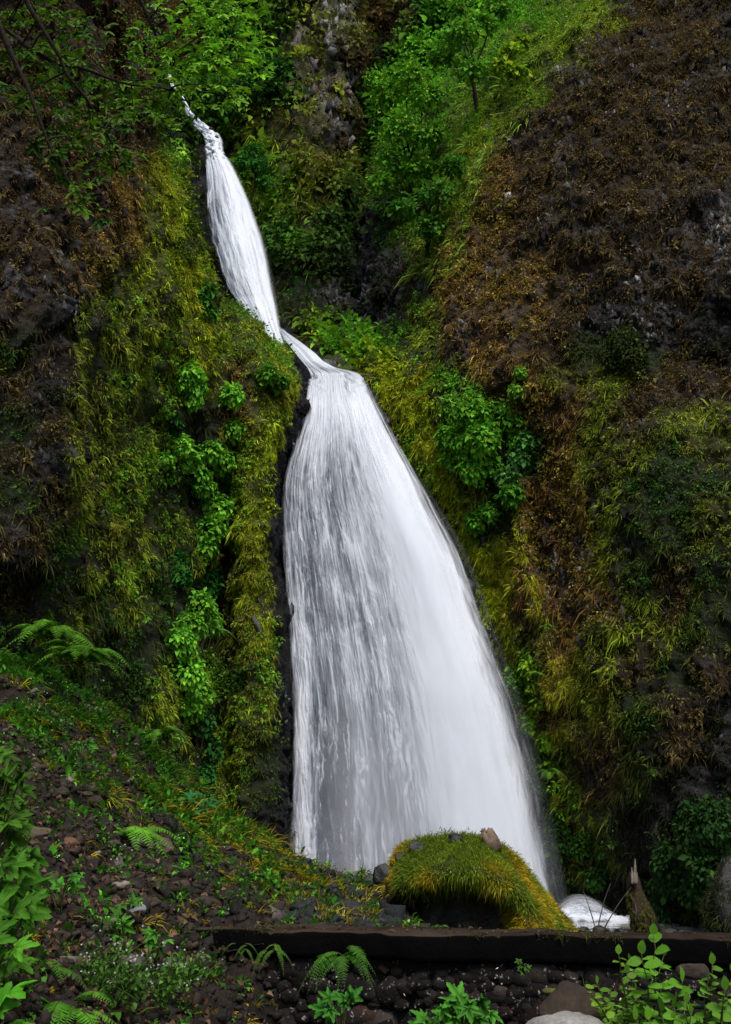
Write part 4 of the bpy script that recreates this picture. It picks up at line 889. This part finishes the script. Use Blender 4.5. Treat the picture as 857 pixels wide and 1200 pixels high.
# broken stub on the mound, snag, twigs
def stub(name, label, pts, rad, c, jag=.3, moss=None):
    root = empty(name, pts[0], label, 'dead wood'); mb = M(); tube(mb, pts, rad, c, k=12, rough=.14)
    for k in range(7):
        a = 2 * np.pi * k / 7; r = rad[-1] * .7; b = pts[-1] + np.array([math.cos(a) * r, math.sin(a) * r, -.02]); e = b + np.array([0, 0, jag * rng.uniform(.2, 1)]); tube(mb, [b, (b + e) / 2, e], [r * .45, r * .35, r * .08], c, k=5)
    mb.build('trunk', m_bark, root)
    if moss is not None:
        n = 260; t = rng.random(n) * .75; pp = np.stack([np.interp(t, np.linspace(0, 1, len(pts)), np.array(pts)[:, k]) for k in range(3)], -1); rr = np.interp(t, np.linspace(0, 1, len(rad)), rad)
        a = rng.uniform(0, 2 * np.pi, n); o = np.stack([np.cos(a), np.sin(a), a * 0], -1); nb = 14; ms = M(); j = rng.normal(size=(n * nb, 3))
        blades(ms, np.repeat(pp + o * rr[:, None], nb, 0), nrm(np.repeat(o, nb, 0) + j * .9), .05, .012, rng.uniform(.5, 1.2, n * nb), np.asarray(moss) * rng.lognormal(0, .3, (n * nb, 1))); ms.build('moss', m_blade, root)
    return root
stub('tree_stump', 'short broken stump sticking out of the top of the mossy boulder', [P(580,996,13.2), P(575,984,13.2), P(570,973,13.2)], [.10,.09,.075], (.17,.12,.09), jag=.07)
stub('broken_snag', 'thin broken tree snag with a pale split top beside the pool', [P(758,1100,19), P(752,1072,19), P(745,1050,19.05), P(742,1028,19.1)], [.2,.18,.13,.09], (.028,.02,.014), jag=.12, moss=(.07,.075,.012))
mb = M(); [tube(mb, path(P(743 + a, 1036, 18.85), P(743 + a * 1.6, tp, 19.), 6, wob=.05), np.array([.05,.045,.04,.035,.022,.006]) * k_ * .7, (.13,.11,.09), k=5) for a, tp, k_ in ((-1.5, 1016, 1), (.8, 1006, 1.1), (2.4, 1022, .8))]; tag(mb.build('splintered_wood', m_bark), 'pale splinter of wood standing on the snag', 'dead wood')
root = empty('dead_branch', P(705,1098,18), 'bare curved twigs arching over the white foam of the pool', 'branch')
for (a, b, c_) in (((700,1098),(694,1070),(684,1045)),((700,1098),(703,1065),(716,1035)),((703,1098),(722,1060),(740,1040)),((745,1075),(748,1052),(736,1048))):
    mb = M(); t = np.linspace(0, 1, 9)[:, None]; q = (1 - t) ** 2 * P(*a, 18) + 2 * t * (1 - t) * P(*b, 18.1) + t ** 2 * P(*c_, 18.3); tube(mb, q, np.linspace(.012, .004, 9), (.06, .05, .045), k=4); mb.build('twig', m_bark, root)
mb = M(); tube(mb, path(P(283,1008,14), P(311,998,14.2), 7, wob=.08), np.linspace(.05, .02, 7), (.12, .06, .045)); tag(mb.build('fallen_branch', m_bark), 'short reddish fallen branch lying on the mossy crest', 'branch')
mb = M(); tube(mb, path(P(50,1068,6.2), P(68,1048,6.5), 7, wob=.08), np.linspace(.012, .004, 7), (.25, .17, .12)); tag(mb.build('fallen_branch', m_bark), 'pale broken stick standing out of the scree', 'branch')
# ------------------------------------------------------------------ stone wall
A_ = P(195, 1088, 7.1)[:2]; B_ = P(980, 1102, 6.02)[:2]; e = (B_ - A_); Lw = np.linalg.norm(e) * 1.45; e = e / np.linalg.norm(e); nf = np.array([e[1], -e[0]]); ZT = 1.14
def W(s, d, z): return np.stack([A_[0] + e[0] * s + nf[0] * d, A_[1] + e[1] * s + nf[1] * d, z + 0 * s], -1)
root = empty('stone_wall', [*(A_ + e * Lw / 2), 0], 'low dark lichen-spotted rubble wall with a flat stone cap', 'wall')
ring = [(-.44, -.11), (-.44, 0.), (-.2, .004), (-.02, .002), (.0, -.012), (.005, -.075), (0., -.135), (-.02, -.148), (-.2, -.148), (-.44, -.148)]
seg, ss = 260, np.linspace(0, Lw, 260); rows_ = []
fine = []
for a, b in zip(ring, ring[1:] + ring[:1]):
    for t in np.linspace(0, 1, 4)[:-1]: fine.append((a[0] * (1 - t) + b[0] * t, a[1] * (1 - t) + b[1] * t))
fine.append(fine[0])
Gc = np.stack([W(ss, d_, ZT + z_) for d_, z_ in fine], 0); Gc = Gc + .02 * fbm(Gc * 2.2, 3, 13)[..., None] * np.array([0, 1, .8])
gap = np.abs((ss % 1.35) - .675); Gc = Gc + .012 * fbm(Gc * 6, 4, 3)[..., None] * np.array([.3, 1, 1]); Gc[..., 2] -= .012 * (gap < .01)
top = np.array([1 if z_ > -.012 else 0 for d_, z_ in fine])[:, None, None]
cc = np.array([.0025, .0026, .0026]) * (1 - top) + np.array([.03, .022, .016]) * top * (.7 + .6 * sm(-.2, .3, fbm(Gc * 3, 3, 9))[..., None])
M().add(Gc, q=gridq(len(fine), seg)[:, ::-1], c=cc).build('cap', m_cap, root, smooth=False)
mb = M(); ny = 12; s2, z2 = np.meshgrid(np.linspace(0, Lw, 300), np.linspace(-.05, ZT - .148, 80)); Gf = W(s2.ravel(), -.09, 0)[:, :].reshape(80, 300, 3); Gf[..., 2] = z2
mb.add(Gf, q=gridq(80, 300), c=(.008, .008, .008))
Gb = W(s2.ravel(), -.42, 0).reshape(80, 300, 3); Gb[..., 2] = z2; mb.add(Gb, q=gridq(80, 300), c=(.02, .018, .015))
n = 2000; D, T = ICO[2]; ws = rng.uniform(0, Lw, n); wz = rng.uniform(-.05, ZT - .19, n); big = rng.random(n) < .18
sx = np.where(big, rng.uniform(.07, .16, n), rng.uniform(.025, .06, n)); base = W(ws, np.where(big, -.1, -.07), wz)
for k in range(n):
    q = np.sign(D) * np.abs(D) ** rng.uniform(.45, .8) * np.array([sx[k], min(sx[k], .085) * .9, sx[k] * rng.uniform(.45, .85)]); q = q * (1 + .22 * fbm(D * 1.6 + base[k] * 9, 3, 3)[:, None])
    a = rng.normal(0, .35); q = np.stack([q[:, 0] * math.cos(a) - q[:, 2] * math.sin(a), q[:, 1], q[:, 0] * math.sin(a) + q[:, 2] * math.cos(a)], -1)
    vv = base[k] + q[:, :1] * np.array([e[0], e[1], 0]) + q[:, 1:2] * np.array([nf[0], nf[1], 0]) + q[:, 2:] * UPV; vv[:, 2] = np.minimum(vv[:, 2], ZT - .15)
    mb.add(vv, t=T, c=np.array([.008, .0065, .0055]) * rng.lognormal(0, .5) * np.array([1.5, 1, .9] if rng.random() < .15 else [1, 1, 1]))
mb.build('masonry', m_wall, root)
n = 900; ws = rng.uniform(.9, Lw, n); q = W(ws, .012 + rng.uniform(-.03, .02, n), rng.uniform(.25, ZT - .17, n)); kp = fbm(q * 5, 3, 44) > .06; q = q[kp]; n = len(q)
mb = M(); leaves(mb, q, nrm(np.array([0, 0, -1.]) + rng.normal(size=(n, 3)) * .5), nrm(np.array([nf[0], nf[1], .3]) + rng.normal(size=(n, 3)) * .3), .016 * rng.lognormal(0, .4, n), .006 * rng.lognormal(0, .4, n), np.array([.30, .30, .29]) * rng.lognormal(0, .5, (n, 1))); mb.build('lichen', m_blade, root)
q = W(rng.uniform(.5, Lw, 260), rng.uniform(-.42, -.02, 260), ZT + .006); ms = M(); leaves(ms, q, rng.normal(size=q.shape) * np.array([1, 1, .1]), nrm(UPV + rng.normal(size=q.shape) * .25), .03 * rng.lognormal(0, .3, len(q)), .018, np.array([.07, .045, .025]) * rng.lognormal(0, .4, (len(q), 1)))
stuff(ms, 'leaf_litter', m_blade, 'dead leaves lying on the cap of the wall', 'leaf litter')
n = 260; q = W(rng.uniform(0, Lw, n), np.where(rng.random(n) < .6, .0, -.42) + rng.uniform(-.03, .005, n), ZT - .005); q = q[fbm(q * 2.5, 3, 21) > .02]; n = len(q); nb = 14; kk = n * nb; ms = M()
blades(ms, np.repeat(q, nb, 0) + rng.normal(size=(kk, 3)) * .012, nrm(UPV * .5 + rng.normal(size=(kk, 3)) * .8), .028 * rng.uniform(.5, 1.3, kk), .004, rng.uniform(.3, 1., kk), np.array([.05, .055, .012]) * rng.lognormal(0, .4, (kk, 1)))
ms.build('moss', m_blade, root)
# ------------------------------------------------------------------ ferns and foreground plants
FG = 'ferns on the slope'
fern('long spreading fern at the upper end of the slope below the left cliff', (62,752), 12.6, .8, 18, (.09,.24,.014), FG, up=.7, droop=.7, face=(.15,0,.0))
fern('second spreading fern beside the upper one, reaching right', (95,778), 12.4, .75, 16, (.09,.25,.014), FG, up=.6, droop=.6, face=(.25,0,.1))
fern('single upright fern halfway down the scree', (150,985), 9.2, .6, 14, (.10,.28,.02), FG, up=.7)
fern('fern tuft on the mossy crest', (190,860), 14, .5, 8, (.07,.2,.015), FG)
fern('pale fern hanging on the right of the crest', (215,945), 13, .4, 8, (.08,.2,.02), FG)
fern('dull small fern at the left of the scree', (40,1130), 5.6, .3, 10, (.07,.12,.015), FG)
fern('bright fern at the bottom left corner', (70,1195), 4.7, .36, 15, (.08,.24,.016), FG, up=.8)
fern('fern above the bottom left corner one', (30,1150), 4.9, .3, 11, (.06,.17,.014), FG, up=.8)
fern('small bright fern in front of the dark hollow of the boulder', (515,1092), 10.5, .22, 9, (.06,.17,.015), FG, up=.9)
fern('fern hanging over the face of the wall', (400,1128), 6.1, .26, 12, (.045,.15,.012), FG, up=.7, droop=1.)
fern('small fern in the wall just under its cap', (318,1112), 6.45, .13, 6, (.06,.15,.014), FG, up=.2, droop=1.1)
fern('tiny fern in the wall near its left end', (285,1110), 6.5, .09, 6, (.05,.13,.014), FG, up=.2, droop=1.1)
fern('long frond fern low beside the right cliff foot', (645,905), 26, .5, 10, (.06,.16,.015), FG, up=.4)
fern('hanging fern at the lower end of the drooping shrub', (248,665+75), 24.5, .7, 6, (.07,.2,.016), FG, face=(.7,0,.1), up=.3)
fern('pale green fern under the hollow on the right cliff', (628,790), 26.3, .35, 10, (.11,.25,.02), FG, up=.5)
fern('lime fern on the right bank of the fall', (640,735), 26.6, .3, 10, (.12,.25,.02), FG, up=.5)
# vine maple, bottom left
def scatter(u, v, ru, rv, Y, n, dy=.25): 
    a = rng.uniform(0, 2 * np.pi, n); r = np.sqrt(rng.random(n)); return [(x, f) for x, f in zip(P(u + ru * r * np.cos(a), v + rv * r * np.sin(a), Y + rng.uniform(-dy, dy, n)), rng.uniform(.7, 1.25, n))]
MG = 'young maples in the left foreground'
maple_plant('maple_sapling', 'dark broad-leaved maple at the left edge, highest of the foreground ones', P(-40,1080,4.6), scatter(5,930,26,52,4.7,46), (.05,.14,.008), .125, MG, 'sapling')
maple_plant('maple_sapling', 'large-leaved maple at the left edge beside the scree', P(-40,1190,4.2), scatter(10,1035,34,45,4.3,30), (.055,.18,.01), .135, MG, 'sapling')
maple_plant('maple_sapling', 'large-leaved maple just above the bottom left corner', P(-40,1260,3.9), scatter(2,1110,26,40,4.0,16) , (.06,.2,.01), .12, MG, 'sapling')
maple_plant('maple_sapling', 'maple with two big bright leaves in the bottom left corner', P(-10,1290,3.4), [(P(8,1165,3.5),1.3),(P(-6,1185,3.45),1.0),(P(22,1208,3.5),.9)], (.06,.25,.01), .125, MG, 'sapling')
maple_plant('maple_seedling', 'seedling with a loose group of leaves left of the tan rock', P(70,1068,6.2), scatter(64,1036,26,16,6.2,9,.1), (.05,.19,.018), .095, MG, 'seedling')
maple_plant('maple_seedling', 'bright seedling near the middle of the lower scree', P(145,1118,5.7), scatter(138,1086,18,14,5.7,9,.1), (.06,.2,.018), .085, MG, 'seedling')
maple_plant('maple_seedling', 'bright seedling right of the middle one on the lower scree', P(182,1128,5.7), scatter(182,1102,14,14,5.7,7,.1), (.06,.2,.018), .08, MG, 'seedling')
maple_plant('maple_seedling', 'small seedling beside the pale grey stone', P(155,1062,6.4), scatter(152,1056,14,6,6.4,4,.1), (.05,.17,.018), .08, MG, 'seedling')
maple_plant('maple_seedling', 'blue-green broad leaves below the crest grass', P(232,952,13), scatter(236,940,14,14,12.8,8,.2), (.03,.15,.035), .19, MG, 'seedling')
maple_plant('maple_seedling', 'bright seedling high on the scree below the grass', P(95,890,9), scatter(96,880,14,14,9.2,10,.2), (.05,.18,.02), .1, MG, 'seedling')
maple_plant('toothed_leaf_plant', 'plant of pale broad leaves at the bottom in front of the wall', P(545,1235,5.2), scatter(548,1182,32,13,5.2,20,.12) + scatter(498,1196,16,6,5.2,6,.1), (.06,.23,.02), .1, None)
maple_plant('toothed_leaf_plant', 'leafy plant low in front of the left part of the wall', P(400,1240,5.4), scatter(395,1175,24,16,5.4,12,.12), (.04,.17,.016), .09, None)
maple_plant('toothed_leaf_plant', 'tiny leafy sprig growing out of the wall face', P(612,1142,6.15), scatter(612,1134,8,6,6.1,6,.03), (.07,.2,.02), .045, None)
maple_plant('toothed_leaf_plant', 'small sprig on the bank behind the wall', P(335,1085,9), scatter(332,1076,9,7,9,5,.05), (.07,.19,.02), .09, None)
def oval_plant(label, base, tips, col, size, nper, group, spread=.14, name='leafy_shrub'):
    root = empty(name, base, label, 'shrub', group); st_ = M(); lf = M(); base = np.asarray(base)
    for tp in tips:
        pth = path(base, tp, 12, sag=.03, wob=.12); tube(st_, pth, np.linspace(.006, .002, 12), (.07, .075, .03), k=5)
        t = np.linspace(.25, 1, nper); q = np.stack([np.interp(t, np.linspace(0, 1, 12), pth[:, k]) for k in range(3)], -1); a = np.arange(nper) * 2.4 + rng.uniform(0, 6)
        out = np.stack([np.cos(a), np.sin(a) * .8 - .35, rng.uniform(-.1, .5, nper)], -1); out[-1] = (0, -.3, .9)
        inst(lf, *OVAL, q, out, nrm(UPV * .9 + np.array([0, -.5, 0]) + rng.normal(size=(nper, 3)) * .25), size * rng.uniform(.6, 1.25, nper) * (1.1 - .45 * t), np.asarray(col) * rng.lognormal(0, .2, (nper, 1)))
    st_.build('stem', m_bark, root); lf.build('leaves', m_leafn, root)
OG = 'leafy shrubs in the right foreground'
def tipsR(l, Y): return [P(u, v, Y + rng.uniform(-.2, .2)) for u, v in l]
oval_plant('tall upright shoot with large oval leaves rising above the wall cap', P(775,1300,4.9), tipsR([(766,1096),(778,1120),(752,1118),(800,1150)], 4.9), (.10,.26,.018), .115, 15, OG)
oval_plant('dense small-leaved shrub left of the tall shoot', P(745,1290,5.), tipsR([(725,1118),(735,1140),(715,1165),(700,1152),(730,1180),(745,1160),(752,1185),(712,1190),(738,1125),(760,1170)], 5.), (.10,.22,.016), .06, 22, OG)
oval_plant('low arching stem reaching left over the brown boulder', P(735,1240,4.9), tipsR([(684,1153),(700,1175)], 4.9), (.14,.27,.02), .06, 14, OG)
oval_plant('bushy large-leaved shrub in the bottom right corner', P(830,1300,4.6), tipsR([(830,1150),(850,1160),(805,1175),(860,1140),(845,1185),(820,1195),(790,1180),(870,1170),(835,1130)], 4.6), (.09,.22,.016), .075, 16, OG)
oval_plant('bright leaves along the bottom edge under the tall shoot', P(790,1320,4.5), tipsR([(775,1185),(790,1195),(810,1190),(760,1195),(745,1195)], 4.5), (.10,.25,.018), .085, 10, OG)
# white-flowered plants
def flower(label, u, v, Y, R, n, group='white-flowered plants'):
    base = P(u, v, Y) if Y else hit(u, v, ('scree_slope',))[0]; Y = base[1]
    root = empty('wildflower', base, label, 'flower', group); st_ = M(); lf = M(); fl = M()
    tips = base + rng.normal(size=(n, 3)) * R * np.array([.8, .5, .35]) + UPV * R * .8
    for tp in tips: tube(st_, path(base + rng.normal(size=3) * R * .3 * np.array([1, 1, 0]), tp, 5, wob=.1), .0018, (.05, .08, .02), k=3)
    k = n * 9; q = tips[rng.integers(0, n, k)] * 1.; f = rng.random((k, 1)); q = base + (q - base) * f + rng.normal(size=(k, 3)) * R * .12
    leaves(lf, q, rng.normal(size=(k, 3)) + np.array([0, -.2, -.2]), nrm(UPV + rng.normal(size=(k, 3)) * .4), .034 * (Y / 6) ** .6, .02 * (Y / 6) ** .6, np.array([.06, .15, .02]) * rng.lognormal(0, .3, (k, 1)))
    a = np.repeat(tips, 4, 0); w = rng.random(len(a)) < .4; a = a[w]; j = rng.normal(size=a.shape); a = a + j * R * .07
    leaves(fl, a, j, nrm(np.array([0, -.7, .7]) + j * .2), .011 * (Y / 6) ** .6, .011 * (Y / 6) ** .6, np.full(a.shape, .38))
    st_.build('stem', m_bark, root); lf.build('leaves', m_leaf, root); fl.build('blossom', m_leaf, root)
flower('white-flowered plant at the very bottom of the slope', 150,1170,5.0,.13,26)
flower('white-flowered plant right of the lowest one', 190,1165,5.2,.13,22)
flower('sparse white-flowered plant left of the lowest one', 108,1160,5.1,.11,16)
flower('white-flowered plant below the grey slab', 215,1150,5.6,.12,18)
flower('tall white-flowered plant high on the left of the scree', 55,855,None,.28,26)
flower('small white-flowered plant under the upright fern', 145,1015,None,.12,12)
flower('white-flowered plant right of the tall one', 75,835,None,.28,20)
flower('low white-flowered plant under the middle seedling', 130,1140,5.4,.12,18)
# ------------------------------------------------------------------ light
w = bpy.data.worlds.new('World'); S.world = w; w.use_nodes = True; nt = w.node_tree
sky = nt.nodes.new('ShaderNodeTexSky'); sky.sky_type = 'NISHITA'; sky.sun_disc = False
EL, AZ = math.radians(56), math.radians(166)     # sun direction: high, behind the camera and a little left
sky.sun_elevation = EL; sky.sun_rotation = AZ; sky.altitude = 100; sky.air_density = 1.; sky.dust_density = 3.; sky.ozone_density = 1.
bg = nt.nodes['Background']; bg.inputs['Strength'].default_value = SKY
nt.links.new(sky.outputs[0], bg.inputs[0])
sl = bpy.data.lights.new('sun', 'SUN'); sl.energy = SUN; sl.angle = math.radians(25); sl.color = (1, .95, .87)
so = bpy.data.objects.new('sun', sl); COL.objects.link(so)
d = Vector((math.sin(AZ) * math.cos(EL), math.cos(AZ) * math.cos(EL), math.sin(EL))); so.rotation_euler = d.to_track_quat('Z', 'Y').to_euler()
S.view_settings.view_transform = 'Standard'; S.view_settings.look = 'None'; S.view_settings.exposure = 0; S.view_settings.gamma = 1
S.cycles.transparent_max_bounces = 20; S.cycles.max_bounces = 5; S.cycles.diffuse_bounces = 3; S.cycles.glossy_bounces = 2
